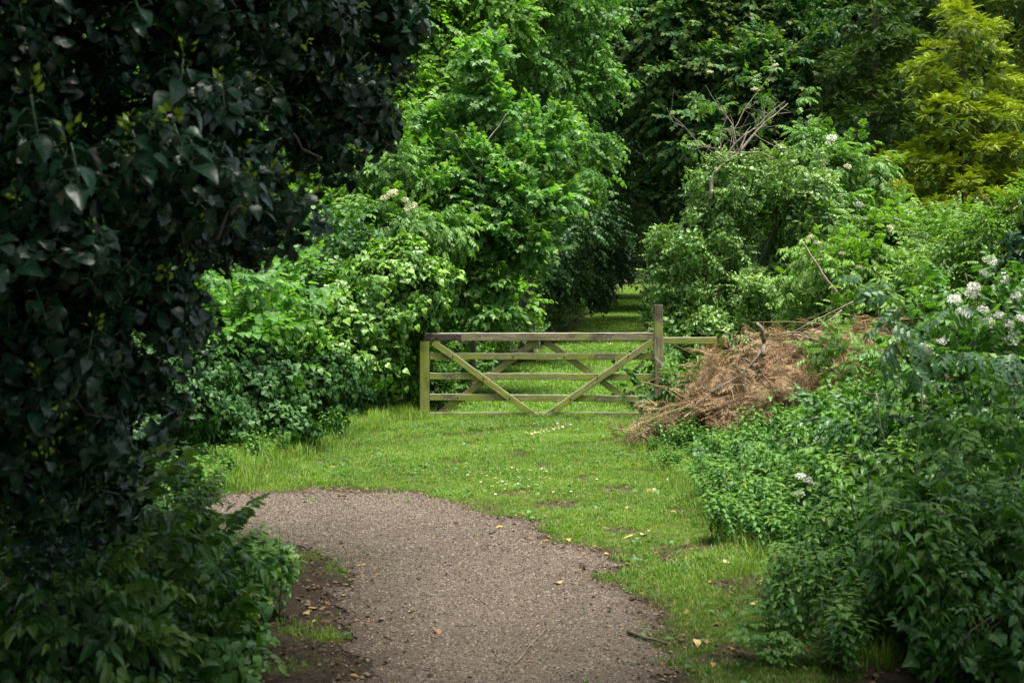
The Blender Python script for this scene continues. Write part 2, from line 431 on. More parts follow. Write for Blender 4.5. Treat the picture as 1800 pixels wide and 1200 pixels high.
PATH_PX = [(-300, 905), (330, 882), (450, 866), (560, 860), (620, 873), (700, 868), (780, 884), (850, 905), (930, 931), (990, 962), (1050, 1002),
           (1100, 1042), (1132, 1090), (1160, 1132), (1190, 1200)]
PATH_PX2 = [(640, 1200), (648, 1110), (630, 1050), (605, 1000), (570, 972), (510, 958), (440, 944), (380, 926), (300, 912), (-300, 960)]
poly = np.array([G(*p) for p in PATH_PX] + [(.95, 4.2), (.8, 1.0), (-1.1, 1.0), (-.9, 4.2)] + [G(*p) for p in PATH_PX2])
_pn0 = Noise(1.8, 2, 8, 20); _pn = Noise(5., 2, 10, 21); _pn2 = Noise(17., 2, 10, 22)
def path_sd(P):
    """signed distance to the path's edge, negative inside, ragged"""
    a = poly; b = np.roll(poly, -1, 0); best = np.full(len(P), 1e9); ins = np.zeros(len(P), bool)
    for (ax, ay), (bx, by) in zip(a, b):
        dx, dy = bx - ax, by - ay; L2 = dx * dx + dy * dy + 1e-12
        t = np.clip(((P[:, 0] - ax) * dx + (P[:, 1] - ay) * dy) / L2, 0, 1)
        best = np.minimum(best, np.hypot(P[:, 0] - ax - t * dx, P[:, 1] - ay - t * dy))
        c = ((ay > P[:, 1]) != (by > P[:, 1])) & (P[:, 0] < (bx - ax) * (P[:, 1] - ay) / (by - ay + 1e-12) + ax)
        ins ^= c
    return np.where(ins, -best, best) + .05 * _pn0(P) + .12 * _pn(P) + .09 * _pn2(P)

m, nt, out = newmat('soil_and_turf'); v = objco(nt)
c = mixc(nt, ramp(nt, noise(nt, 9, 6, v), .3, .7), (.030, .022, .014), (.075, .055, .035))
a = N_(nt, 'ShaderNodeAttribute', attribute_name='tint')
thatch = mixc(nt, noise(nt, 14, 5, v), (.05, .075, .014), (.11, .12, .03))
c = mixc(nt, a.outputs['Fac'], c, thatch)
p = N_(nt, 'ShaderNodeBsdfPrincipled'); p.inputs['Roughness'].default_value = .95; p.inputs['Specular IOR Level'].default_value = .15
nt.links.new(c, p.inputs['Base Color'])
bp = N_(nt, 'ShaderNodeBump'); bp.inputs['Distance'].default_value = .035; nt.links.new(noise(nt, 45, 6, v, .7), bp.inputs['Height'])
nt.links.new(bp.outputs[0], p.inputs['Normal']); nt.links.new(p.outputs[0], out.inputs[0]); M['ground'] = m

_gp = Noise(3.2, 2, 9, 31); _gp2 = Noise(10., 2, 9, 32)
def turf(P):
    """how thickly grass grows at a ground point, 0..1"""
    x, y = P[:, 0], P[:, 1]; nn = _gp(P) * .5 + _gp2(P) * .5
    sd = path_sd(P)
    edge = ss((sd - .02 + .24 * nn) / .30); edge = np.maximum(edge, .10 * ((sd < .1) & (sd > -.5) & (_gp2(P * 1.9) > .75)))
    xr = 1.75 + .25 * nn; xl = np.interp(y, [5, 8, 10.5, 12, 15, 18.6, 20], [-1.1, -1.3, -2.2, -2.9, -2.7, -2.1, -1.3])
    near = ss((xr - x) / .25) * ss((x - xl + .15 * nn) / .3)
    bare_r = ss((x - .85 - .06 * (11 - y)) / .5) * ss((10.2 - y) / 1.5)          # worn strip on the right
    near = near * (1 - bare_r * ss((.45 - nn) / .6) * .97)
    leftp = ss((10.8 - y) / .5) * ss((-.35 - x) / .3)                               # patchy verge left of the path
    near = near * (1 - .85 * ss((_gp(P * 1.7 + 3) + .5 * _gp2(P) - .5) / .3))
    near = near * (1 - leftp * ss((.35 - nn) / .5) * .95)
    far = ss((lane_h(y) + .1 + .15 * nn - np.abs(x - lane_c(y))) / .3)
    return np.where(y < 19.5, near * edge, far)
xs = axis_pts(-7, 7, .07, -160, 160); ys = axis_pts(4, 36, .1, -60, 420)
gr = grid_mesh(xs, ys, gz, 'ground', M['ground']); kind(gr, 'structure')
X, Y = np.meshgrid(xs, ys); GP = np.stack([X.ravel(), Y.ravel()], 1)
tt = np.zeros(len(GP)); ok = (np.abs(GP[:, 0]) < 14) & (GP[:, 1] > 0) & (GP[:, 1] < 130); tt[ok] = turf(GP[ok])
gr.data.attributes['tint'].data.foreach_set('value', tt.astype(np.float32))

m, nt, out = newmat('gravel_path'); v = objco(nt)
vo = N_(nt, 'ShaderNodeTexVoronoi'); vo.inputs['Scale'].default_value = 95; nt.links.new(v, vo.inputs['Vector'])
sep = N_(nt, 'ShaderNodeSeparateColor'); nt.links.new(vo.outputs['Color'], sep.inputs[0])
c = mixc(nt, sep.outputs[0], (.064, .050, .036), (.19, .155, .117))
c = mixc(nt, ramp(nt, noise(nt, 1.3, 5, v), .38, .68), c, (.085, .067, .048), 'MIX')
c = mixc(nt, ramp(nt, noise(nt, .7, 4, objco(nt, (1.6, .5, 1))), .5, .72), c, mixc(nt, .5, c, (.055, .043, .032)))
fine = ramp(nt, noise(nt, 140, 3, v), .35, .6)
c = mixc(nt, fine, mixc(nt, .65, c, (.05, .036, .027)), c)
a = N_(nt, 'ShaderNodeAttribute', attribute_name='tint')
c = mixc(nt, a.outputs['Fac'], c, mixc(nt, noise(nt, 40, 5, v), (.035, .025, .018), (.09, .068, .05)))
p = N_(nt, 'ShaderNodeBsdfPrincipled'); p.inputs['Roughness'].default_value = .9; p.inputs['Specular IOR Level'].default_value = .25
nt.links.new(c, p.inputs['Base Color'])
bp = N_(nt, 'ShaderNodeBump'); bp.inputs['Distance'].default_value = .012; bp.inputs['Strength'].default_value = .9
nt.links.new(vo.outputs['Distance'], bp.inputs['Height']); bp.invert = True
nt.links.new(bp.outputs[0], p.inputs['Normal']); nt.links.new(p.outputs[0], out.inputs[0]); M['gravel'] = m

def path_mesh():
    st = .03; xs = np.arange(-7.2, 1.9, st); ys = np.arange(1.2, 12.9, st); nx = len(xs)
    X, Y = np.meshgrid(xs, ys); P = np.stack([X.ravel(), Y.ravel()], 1); sd = path_sd(P) - .06
    S2 = sd.reshape(X.shape); gy, gx = np.gradient(S2, st); gm = np.maximum(np.hypot(gx, gy), .3)
    snap = (S2 > 0) & (S2 < 1.6 * st)
    X2 = np.where(snap, X - S2 * gx / gm ** 2, X); Y2 = np.where(snap, Y - S2 * gy / gm ** 2, Y)
    keep = (S2 < 1.5 * st); i = (np.arange(len(ys) - 1)[:, None] * nx + np.arange(nx - 1)[None])
    kq = keep[:-1, :-1] & keep[1:, :-1] & keep[:-1, 1:] & keep[1:, 1:] & (np.minimum(np.minimum(S2[:-1, :-1], S2[1:, 1:]), np.minimum(S2[1:, :-1], S2[:-1, 1:])) < 0)
    i = i[kq]
    F = np.concatenate([np.stack([i, i + 1, i + nx + 1], 1), np.stack([i, i + nx + 1, i + nx], 1)])
    V = np.stack([X2.ravel(), Y2.ravel(), gz(X2, Y2).ravel() + .007], 1)
    u, inv = np.unique(F, return_inverse=True); dirt = ss((sd[u] + .30 + .10 * _pn2(P[u] * 1.5)) / .36)
    lv = ss((-.2 - V[u, 0]) / .35) * ss((9.5 - V[u, 1]) / 1.0)
    g = Geo(); g.add(V[u], inv.reshape(-1, 3), np.clip(dirt, 0, 1) * .9)
    return g.build('path', M['gravel'], smooth=True)
kind(path_mesh(), 'structure')

# loose stones on the path
OCT = T_([(1, 0, 0), (-1, 0, 0), (0, 1, 0), (0, -1, 0), (0, 0, .7), (0, 0, -.7)], [(0, 2, 4), (2, 1, 4), (1, 3, 4), (3, 0, 4), (2, 0, 5), (1, 2, 5), (3, 1, 5), (0, 3, 5)])
n = 150000; P = np.stack([rng.uniform(-4.2, 1.6, n), 5.8 + 6.9 * rng.random(n) ** .9], 1)
P = P[(np.abs(P[:, 0]) < .42 * P[:, 1])]; sd = path_sd(P); P = P[(sd < -.02) | ((sd < .12) & (rng.random(len(P)) < .35))]
n = len(P); Z = gz(P[:, 0], P[:, 1]) + .008
g = Geo(); g.add(*place(OCT, np.stack([P[:, 0], P[:, 1], Z], 1), R3(n, rng) * [1, 1, .3], R3(n, rng) * .4 + [0, 0, 1], .0032 + .0065 * rng.random(n) ** 2.8, rng.random(n)))
M['stones'] = leafmat('path_stone', (.038, .029, .021), (.245, .20, .155), None, .8, 0, .3)
kind(g.build('gravel', M['stones']), 'stuff')

# ------------------------------------------------------------------ grass
def tuft(nb, h, w, spread, r, bend=.5):
    g = Geo()
    for i in range(nb):
        a = r.uniform(0, 6.28); d = np.array([math.cos(a), math.sin(a), 0]); s = np.array([-d[1], d[0], 0]) * w * r.uniform(.7, 1.3)
        b = np.array([r.normal() * spread, r.normal() * spread, -.004]); hh = h * r.uniform(.5, 1.2); be = bend * r.uniform(.2, 1.4) * hh
        m1 = b + [0, 0, hh * .5] + d * be * .25; tp = b + d * be + [0, 0, hh * (1 - .25 * bend)]
        g.add([b - s, b + s, m1 - s * .8, m1 + s * .8, tp], [(0, 1, 3), (0, 3, 2), (2, 3, 4)], r.uniform(-.3, .3), np.array([0, 0, 0, 0, .0]) + (.9 if r.random() < .22 else 0))
    return merge(list(zip(g.V, [np.array([(0, 1, 3), (0, 3, 2), (2, 3, 4)])] * nb, g.T, g.K)))
def scatter_tufts(geo, P, temps, scale, tint=None):
    which = rng.integers(0, len(temps), len(P))
    for i, tm in enumerate(temps):
        m = which == i; n = int(m.sum()); a = rng.uniform(0, 6.28, n)
        ax = np.stack([np.cos(a), np.sin(a), np.zeros(n)], 1); z = gz(P[m, 0], P[m, 1])
        tn = .5 + .3 * _gp(P[m] * .5) + .22 * _gp2(P[m] * .8) + .12 * rng.normal(size=n)
        geo.add(*place(tm, np.column_stack([P[m], z]), ax, np.tile([0, 0, 1.], (n, 1)), (scale[m] if hasattr(scale, '__len__') else scale) * rng.uniform(.7, 1.3, n), tn if tint is None else tint))
g = Geo()
lawn_t = [tuft(7, .045, .0022, .022, rng, .8) for _ in range(6)]
n = 110000; P = np.stack([rng.uniform(-4.5, 2.2, n), 5.8 + 14.2 * rng.random(n)], 1)
P = P[np.abs(P[:, 0]) < .44 * P[:, 1]]
P = P[rng.random(len(P)) < turf(P)]
scatter_tufts(g, P, lawn_t, .72 + .6 * ss(_gp(P * .8) * .5 + .3) + .25 * ss((P[:, 1] - 12) / 6))
far_t = [tuft(7, .06, .006, .05, rng, .7) for _ in range(5)]
n = 60000; y = 19.4 + 95 * rng.random(n) ** 1.9; P = np.stack([lane_c(y) + rng.uniform(-2, 2, n), y], 1)
P = P[rng.random(len(P)) < turf(P)]
scatter_tufts(g, P, far_t, .9 + .012 * P[:, 1])
kind(g.build('grass', M['grass']), 'stuff')

g = Geo(); n = 14000; P = np.stack([rng.uniform(-4.5, 2.2, n), 6 + 13.6 * rng.random(n)], 1); tf = turf(P); P = P[(rng.random(n) < tf * ss(_gp2(P * .5 + 9) * .9 + .35)) & (np.abs(P[:, 0]) < .44 * P[:, 1])]; n = len(P)
for tm, m in ((ROUND, np.arange(n) % 3 > 0), (OVATE, np.arange(n) % 3 == 0)):
    k = int(m.sum()); a = rng.uniform(0, 6.28, k); g.add(*place(tm, np.column_stack([P[m], gz(P[m, 0], P[m, 1]) + rng.uniform(.02, .05, k)]), np.stack([np.cos(a), np.sin(a), rng.normal(size=k) * .3], 1), R3(k, rng) * .35 + [0, 0, 1], rng.uniform(.015, .045, k), rng.random(k)))
kind(g.build('clover', M['clover']), 'stuff')
g = Geo(); n = 26000; P = np.stack([rng.uniform(-2.6, 1.9, n), 5.9 + 7 * rng.random(n)], 1); sd = path_sd(P); tf = turf(P)
P = P[(np.abs(P[:, 0]) < .42 * P[:, 1]) & (rng.random(n) < .04 + .5 * np.exp(-(sd / .25) ** 2) * (1 - tf) + .5 * (sd > 0) * (1 - tf))]; n = len(P); a = rng.uniform(0, 6.28, n)
g.add(*place(SMALL, np.column_stack([P, gz(P[:, 0], P[:, 1]) + .012]), np.stack([np.cos(a), np.sin(a), rng.normal(size=n) * .2], 1), R3(n, rng) * .4 + [0, 0, 1], .010 + .04 * rng.random(n) ** 3, rng.random(n)))
kind(g.build('leaf_litter', M['litter']), 'stuff')
# longer grass at the feet of the hedges
g = Geo(); long_t = [tuft(9, .28, .0035, .05, rng, .55) for _ in range(5)]
n = 9000; y = 11.5 + 8 * rng.random(n); xe = np.interp(y, [11, 12, 15, 18.6, 19.6], [-3.1, -2.75, -2.55, -1.95, -1.25])
P = np.stack([xe - .35 + rng.gamma(1.6, .16, n) * 1.0 - .1, y], 1); P = P[path_sd(P) > .05]
P2 = np.stack([rng.uniform(-1.5, 1.6, 450), 19.35 + rng.normal(size=450) * .12], 1)
P3y = 6.5 + 12.5 * rng.random(2600); P3 = np.stack([1.72 + rng.normal(size=2600) * .18, P3y], 1)
P = np.concatenate([P, P2, P3])
sc = np.clip(.75 - .35 * np.abs(np.concatenate([P[:len(P) - 3050, 0] - np.interp(P[:len(P) - 3050, 1], [11, 12, 15, 18.6, 19.6], [-3.1, -2.75, -2.55, -1.95, -1.25]), np.full(450, 1.2), np.full(2600, .9)])), .25, 1)
scatter_tufts(g, P, long_t, sc)
kind(g.build('long_grass', M['grass']), 'stuff')

# ------------------------------------------------------------------ gate, posts, fence
def bar(name, p0, p1, h, d, mat, parent=None, twist=0., bev=.006, seed=0, taper=1., rag=.0014):
    """timber of section h (up) x d (depth) from p0 to p1, slightly irregular, with softened arrises"""
    r = np.random.default_rng(seed); p0 = np.asarray(p0, float); p1 = np.asarray(p1, float)
    L = np.linalg.norm(p1 - p0); ns = max(4, int(L / .12)); b = bev
    prof = np.array([(-h / 2 + b, -d / 2), (h / 2 - b, -d / 2), (h / 2, -d / 2 + b), (h / 2, d / 2 - b), (h / 2 - b, d / 2), (-h / 2 + b, d / 2), (-h / 2, d / 2 - b), (-h / 2, -d / 2 + b)])
    xs_ = np.linspace(-L / 2, L / 2, ns + 1); V = []
    for x in xs_:
        k = 1 + (taper - 1) * (x / L + .5); j = r.normal(size=2) * rag
        for a_, c_ in prof: V.append((x, c_ + j[1] * .5 + r.normal() * rag * .3, a_ * k + j[0] + r.normal() * rag * .4))
    F = []
    for i in range(ns):
        for q in range(8):
            a0, a1, b0, b1 = i * 8 + q, i * 8 + (q + 1) % 8, (i + 1) * 8 + q, (i + 1) * 8 + (q + 1) % 8
            F += [(a0, b1, a1), (a0, b0, b1)]
    F += [(0, q, q + 1) for q in range(1, 7)] + [(ns * 8, ns * 8 + q + 1, ns * 8 + q) for q in range(1, 7)]
    g = Geo(); g.add(V, F); o = g.build(name, mat)
    dx = (p1 - p0) / L; ang = math.atan2(dx[2], dx[0]); c = (p0 + p1) / 2
    if parent is not None: c = c - np.array(parent.location); o.parent = parent
    o.location = tuple(map(float, c)); o.rotation_euler = (twist, -ang, 0)
    return o
GY = 19.4
def gp(px, py, dy=0.): q = W(px, py, GY); return np.array([q[0], GY + dy, q[2]])
gate = thing('field_gate', 'weathered wooden five-barred field gate with crossed diagonal braces, closed across the grass', 'gate', (gp(950, 735)[0], GY, 0))
bar('top_rail', gp(747, 592), gp(1150.5, 591.5), .108, .085, M['woodtop'], gate, seed=1)
for i, (ya, yb) in enumerate([(626, 626.5), (661, 662.5), (697.5, 701), (729.5, 729.5)]):
    bar('rail', gp(755.5, ya), gp(1149, yb), .09 if i < 3 else .08, .034, M['wood'], gate, seed=2 + i)
bar('brace', gp(762, 601.5, -.032), gp(944, 734, -.032), .088, .028, M['woodmoss'], gate, seed=8)
bar('brace', gp(1147, 599.5, -.032), gp(953, 736, -.032), .088, .028, M['wood'], gate, seed=9)
bar('brace', gp(942, 600, .032), gp(772, 728, .032), .088, .028, M['wood'], gate, seed=10)
bar('brace', gp(958, 600, .032), gp(1096, 697, .032), .088, .028, M['wood'], gate, seed=11)
bar('hanging_stile', gp(746.5, 733), gp(746.5, 599.5), .128, .1, M['woodmoss'], gate, seed=12)
def plate(name, p0, p1, h, d, mat, parent, bolts=()):
    o = bar(name, p0, p1, h, d, mat, parent, bev=.004, seed=3, rag=.0005)
    return o
st = plate('hinge_strap', gp(749, 592, -.048), gp(811, 592.2, -.048), .085, .008, M['iron'], gate)
def bolt(px, py, dy, r_=.012, parent=gate):
    g = Geo(); c = gp(px, py, dy); a = np.arange(8) / 8 * 2 * PI
    ring = np.stack([np.cos(a) * r_, np.zeros(8), np.sin(a) * r_], 1)
    V = np.vstack([c + ring, c + ring * .75 + [0, -.008, 0], [c + [0, -.01, 0]]])
    F = [f for j in range(8) for f in ((j, (j + 1) % 8, 8 + j), ((j + 1) % 8, 8 + (j + 1) % 8, 8 + j), (8 + j, 8 + (j + 1) % 8, 16))]
    g.add(V, F); g.build('bolt', M['iron'], parent)
for b_ in [(769, 591, -.053), (800, 591, -.053), (796, 626, -.047), (850, 664, -.047), (896, 699, -.047), (1104, 625, -.047), (1050, 662, -.047), (1003, 700, -.047), (902, 626, -.016), (992, 627, -.016), (805, 698, -.016)]: bolt(*b_)

post = thing('gate_post', 'tall squared timber post with a split top at the latch end of the gate', 'post', (gp(1157, 700)[0], GY, 0))
bar('post_shaft', gp(1158.5, 770), gp(1156.8, 535.5), .12, .12, M['woodpost'], post, seed=21, bev=.008)
ch = Geo()                                                  # chain looped round gate and post, with its padlock
for i in range(16):
    t = i / 15; c = gp(1150.5, 598 + 30 * t, -.075) + [.006 * math.sin(i * 2.1), 0, 0]; a = np.linspace(0, 2 * PI, 9)
    ex, ey = (.008, .003) if i % 2 else (.003, .008)
    tube(ch, np.stack([c[0] + ex * np.cos(a), c[1] + ey * np.cos(a), c[2] + .013 * np.sin(a)], 1), .0022, 4)
for i in range(9):
    c = gp(1151 + 1.4 * i, 628 + 1.2 * i, -.082); a = np.linspace(0, 2 * PI, 9); ex, ey = (.008, .003) if i % 2 else (.003, .008)
    tube(ch, np.stack([c[0] + .012 * np.cos(a), c[1] + ey * np.cos(a), c[2] + ex * np.sin(a)], 1), .0022, 4)
cho = thing('chain', 'thin steel chain hanging beside the tall post, holding the gate shut', 'chain', gp(1151, 628, -.075))
ch.build('links', M['steel'], cho)
pg = Geo(); c = gp(1163.5, 642, -.085); a = np.linspace(0, PI, 9)
tube(pg, np.stack([c[0] + .014 * np.cos(a), np.full(9, c[1]), c[2] + .01 + .02 * np.sin(a)], 1), .004, 6)
pg.build('padlock_shackle', M['steel'], cho)
bar('padlock_body', c + [0, 0, -.022], c + [0, 0, .012], .04, .018, M['steel'], cho, bev=.003, rag=0)

fence = thing('timber_fence', 'short mossy fence rail running from the tall post into the ivy', 'fence', (gp(1215, 700)[0], GY + .1, 0))
bar('rail', gp(1164, 599.5, .12), gp(1262, 598.5, .12), .095, .04, M['woodmoss'], fence, seed=31)
bar('post', gp(1254, 745, .21), gp(1254, 596, .21), .11, .1, M['woodpost'], fence, seed=32)
fence2 = thing('timber_fence', 'half hidden fence rail in the deep shade beneath the ivy mound', 'fence', (gp(660, 700)[0], GY + .1, 0))
bar('rail', gp(560, 702, -.5), gp(700, 694, .1), .09, .04, M['woodpost'], fence2, seed=33)
bar('post', gp(640, 745, .2), gp(640, 640, .2), .12, .12, M['woodpost'], fence2, seed=34)

exec_order = True
# ------------------------------------------------------------------ spray templates per species
r_ = np.random.default_rng(5)
SP = {
    'ivy': [ivymat(16, .34, r_) for _ in range(4)],
    'ivyshoot': [rosette(IVYM, 9, .5, i == 0, r_) for i in range(4)],
    'ivynear': [rosette(IVYMV if i != 1 else IVYV, 9, .5, i == 0, r_) for i in range(4)] + [rosette(IVYMV, 8, .5, False, r_) for i in range(4)],
    'ivyplain': [rosette(IVYM, 8, .5, False, r_) for i in range(3)],
    'lime': [spray(ROUND, 10, .22, False, 60, .9, .3, .35, r_) for _ in range(4)],
    'hazel': [spray(ROUND, 9, .24, False, 55, .55, .3, .25, r_) for _ in range(4)],
    'syc': [spray(SYC, 5, .36, True, 65, .45, .25, .1, r_, .3, .2) for _ in range(4)],
    'point': [spray(NETL, 9, .3, True, 50, .45, .35, .25, r_) for _ in range(4)],
    'ovate': [spray(OVATE, 9, .28, True, 55, .5, .3, .2, r_) for _ in range(4)],
    'bramble': [spray(OVATE, 8, .25, True, 60, .3, .4, .3, r_) for _ in range(4)],
    'cyp': [cyp_spray(r_) for _ in range(4)],
    'far': [spray(SMALL, 10, .27, False, 58, .8, .3, .35, r_) for _ in range(4)],
    'brush': [cyp_spray(r_, .25, .035) for _ in range(4)],
    'droop': [spray(LANCE, 14, .2, False, 50, 1.1, .3, .6, r_) for _ in range(4)],
}
_pin = [pinnate(ELDL, 3, .5, .25, r_) for _ in range(2)]; _rpin = [pinnate(LANCE, 5, .36, .3, r_) for _ in range(2)]
SP['elder'] = [spray(_pin[i % 2], 4, .5, True, 60, .35, .2, .15, r_, .2, .05) for i in range(3)]
SP['rowan'] = [spray(_rpin[i % 2], 3, .62, True, 60, .3, .2, .15, r_, .2, .05) for i in range(3)]

def umbel(r, n=60, rad=1., dome=.35, fl=.12):
    parts = []
    a = r.uniform(0, 6.28, n); q = np.sqrt(r.random(n)) * rad; hh = dome * (1 - (q / rad) ** 2) + .12 * r.normal(size=n) * rad
    P = np.stack([q * np.cos(a), q * np.sin(a), hh], 1)
    K = T_([(-.5, -.5, 0), (.5, -.5, .1), (.5, .5, 0), (-.5, .5, .1)], [(0, 1, 2), (0, 2, 3)])
    parts.append(place(K, P, R3(n, r), R3(n, r) * .5 + [0, 0, 1], fl * rad * r.uniform(.6, 1.4, n), r.random(n)))
    for i in range(9):
        j = r.integers(0, n); parts.append(twig(np.array([[0, 0, -1.1 * rad], P[j] * [.4, .4, 1] + [0, 0, -.5 * rad], P[j] - [0, 0, .03]]), .018 * rad))
    return merge(parts)
UMB = [umbel(r_, 170, fl=.15) for _ in range(3)]
def flower(parent, pos, rad, mat, up=None, name='flower_head', tilt=.5):
    g = Geo(); u = np.array([rng.normal() * .3, -tilt, 1.]) if up is None else np.asarray(up, float)
    g.add(*place(UMB[rng.integers(0, 3)], np.asarray(pos), np.cross(u, [1, .2, 0]), u, rad, 0)); return g.build(name, mat, parent)

def plant(name, label, cat, base, lobes, temps, mat, size, sub_r, cover=1.6, per_sub=10, trunk=.08, bark='bark', group=None, seed=1,
          out=1., grav=-.3, jit=.35, upz=.8, flat=.65, back=.4, gap=.15, fill=.3, tip=0., twigs=2, crown='crown', stem='trunk', smooth=False, svar=.3, fork=.35):
    r = np.random.default_rng(seed)
    if base[1] > 12: size, per_sub = size * .8, int(per_sub * 1.5)
    b = np.array([base[0], base[1], float(gz(base[0], base[1]))])
    root = thing(name, label, cat, b, group)
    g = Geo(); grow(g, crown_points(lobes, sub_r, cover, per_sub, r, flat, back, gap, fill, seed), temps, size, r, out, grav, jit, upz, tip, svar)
    g.build(crown, M[mat], root, smooth=smooth)
    if trunk:
        t = Geo(); limbs(t, b, lobes, trunk, r, twigs=twigs, fork=fork); t.build(stem, M[bark], root, smooth=True)
    return root
def wl(*L): return [(np.array(l[:3], float), np.array(l[3:6], float)) for l in L]

# ------------------------------------------------------------------ the near ivy-clad tree on the left
lob = px_lobes([(120, 120, 5.2, 300, 230, 200), (400, 40, 5.8, 230, 190, 180), (560, 60, 6.2, 130, 180, 130), (590, 215, 6.2, 70, 105, 80), (330, 250, 5.4, 190, 110, 130),
                (90, 380, 4.6, 200, 150, 140), (270, 370, 4.9, 140, 90, 100), (80, 580, 5., 170, 150, 130), (230, 540, 5.3, 110, 120, 90),
                (330, 470, 5.2, 80, 80, 70), (400, 410, 5.7, 45, 40, 45), (350, 440, 5.4, 60, 50, 50), (270, 640, 5.4, 70, 70, 60), (200, 800, 5.8, 90, 50, 60), (40, 760, 5.2, 150, 130, 120), (60, 850, 5.6, 150, 90, 100), (200, 640, 5.6, 110, 90, 90), (170, 720, 5.5, 110, 110, 90), (-200, 300, 5, 300, 500, 250), (640, 10, 6.4, 70, 80, 70)])
shade_canopy = wl((-2.6, 5.5, 4.6, 1.8, 1.9, 1.3), (-1.4, 4.2, 4.8, 1.7, 1.7, 1.), (-3.6, 2.6, 4.2, 1.7, 1.8, 1.6), 
          (-3., 7.6, 5.2, 1.8, 1.6, 1.4), (-1.6, 6.6, 5.8, 1.7, 1.6, 1.0), (3.4, 4.2, 5.2, 1.1, 1.2, .7), (-1.6, 8.6, 5.4, 1.2, 1.0, .9), (3.0, 6.0, 5.4, 1.1, 1.2, .7), (2.7, 3.6, 5., 1.2, 1.4, .9), (3.9, 5.6, 5.2, 1.2, 1.2, .9), (-1.2, 1.4, 5.2, 1.5, 1.7, .9), (1.0, 4.9, 5.3, 1.0, .9, .6), (-2.6, .3, 4.8, 1.9, 1.9, 1.3), (-2.6, -2.2, 3.2, 1.6, 1.4, 2.4), (-4.6, -.6, 3., 1.4, 1.8, 2.6), (-.6, -3, 4, 1.6, 1.4, 2.6))
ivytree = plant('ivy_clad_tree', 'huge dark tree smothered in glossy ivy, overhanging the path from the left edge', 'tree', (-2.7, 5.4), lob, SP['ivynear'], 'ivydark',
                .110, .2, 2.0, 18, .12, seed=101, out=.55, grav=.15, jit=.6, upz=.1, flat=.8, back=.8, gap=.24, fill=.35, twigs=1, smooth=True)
g = Geo(); rr = np.random.default_rng(102); grow(g, crown_points(shade_canopy, .4, 1.7, 10, rr, .7, 1., .08, .3, 102), SP['far'], .42, rr, .8, -.4); g.build('added_shade_crown', M['ivydark'], ivytree)  # unseen foliage added above and behind the camera to shade the foreground
# shoots with lime green buds
bud = [rosette(IVYMV, 9, .5, True, r_) for _ in range(3)]
for i, (px, py, Y, s) in enumerate([(68, 270, 3.9, 1.2), (140, 345, 3.9, 1.1), (95, 30, 4.4, .9), (40, 60, 4.6, .7), (255, 55, 4.5, .9), (262, 305, 4.2, 1.), (335, 300, 4.3, 1.1), (310, 185, 4.5, 1.1),
                                    (395, 210, 4.7, .9), (512, 30, 5., .9), (505, 195, 5.1, .8), (440, 375, 4.8, .9), (150, 640, 4.6, .9), (70, 735, 4.7, 1.), (300, 555, 4.8, .9), (230, 700, 5, 1.)]):
    tm = bud[i % 3]; g = Geo(); g.add(*place(tm, W(px, py, Y), (rng.normal() * .25, -.25, 1), (rng.normal() * .5, -1, .2), .15 * s, .55)); g.build('young_shoot', M['ivydark'], ivytree, smooth=True)
for pts, r0 in [([(160, 262, 4.6), (172, 290, 4.6), (185, 318, 4.55), (205, 350, 4.5)], .016), ([(690, 170, 6.1), (570, 148, 6.), (568, 120, 6), (560, 85, 6.)], .006), ([(640, 175, 6.1), (590, 140, 6.), (575, 148, 6), (550, 140, 6.)], .006),
                ([(515, 235, 5.5), (530, 262, 5.5), (560, 275, 5.6)], .006), ([(20, 640, 4.8), (60, 655, 4.8), (110, 690, 4.8), (190, 700, 5.)], .007), ([(125, 690, 4.8), (150, 725, 4.8), (200, 735, 4.9)], .005)]:
    P = np.array([W(*q) for q in pts]); P = np.vstack([curve(P[i], P[i + 1], 4, 0, .05)[:-1] for i in range(len(P) - 1)] + [P[-1:]])
    g = Geo(); tube(g, P, np.linspace(r0, r0 * .6, len(P)), 6); g.build('bare_twig', M['bark'], ivytree, smooth=True)

# ------------------------------------------------------------------ left middle: ivy bank, hedges
plant('ivy_bank', 'low bank of small leaved ivy between the dark overhanging tree and the ivy mound', 'ivy', (-3.2, 17),
      px_lobes([(510, 700, 16.8, 90, 60), (420, 700, 15.6, 90, 70), (580, 705, 18.4, 60, 44), (330, 710, 14.6, 100, 90), (440, 760, 15.2, 80, 34), (230, 730, 13.4, 110, 110), (550, 655, 18.2, 60, 28), (620, 715, 19.4, 40, 36)]),
      SP['ivy'], 'ivyshade', .22, .18, 2.3, 7, 0, seed=111, jit=.3, upz=.85, grav=0, gap=.12, fill=.4, flat=.8)
plant('lime_sapling', 'bright leafy lime branches with round leaves above the ivy bank', 'shrub', (-3.1, 17.2),
      px_lobes([(470, 550, 16.5, 75, 40), (400, 540, 16, 80, 50), (420, 610, 16, 100, 40), (360, 590, 15.5, 60, 60), (490, 500, 18, 55, 40), (330, 500, 16, 80, 70)]),
      SP['hazel'], 'lime', .42, .26, 1.3, 7, .05, seed=112, grav=-.15, gap=.22, flat=.45, fill=.15, upz=.85)
plant('lime_bush', 'dense dark leaved bush behind the round leaved branches, left of the ivy mound', 'shrub', (-3., 20.5),
      px_lobes([(560, 520, 20.5, 75, 80), (500, 600, 20, 90, 70), (600, 450, 21, 60, 60), (580, 600, 20, 60, 60), (430, 520, 20, 100, 100), (280, 560, 19, 140, 130), (100, 560, 18, 150, 170), (200, 420, 20, 150, 120)]),
      SP['lime'], 'yew', .42, .3, 1.5, 8, .09, seed=113, grav=-.45, gap=.12)
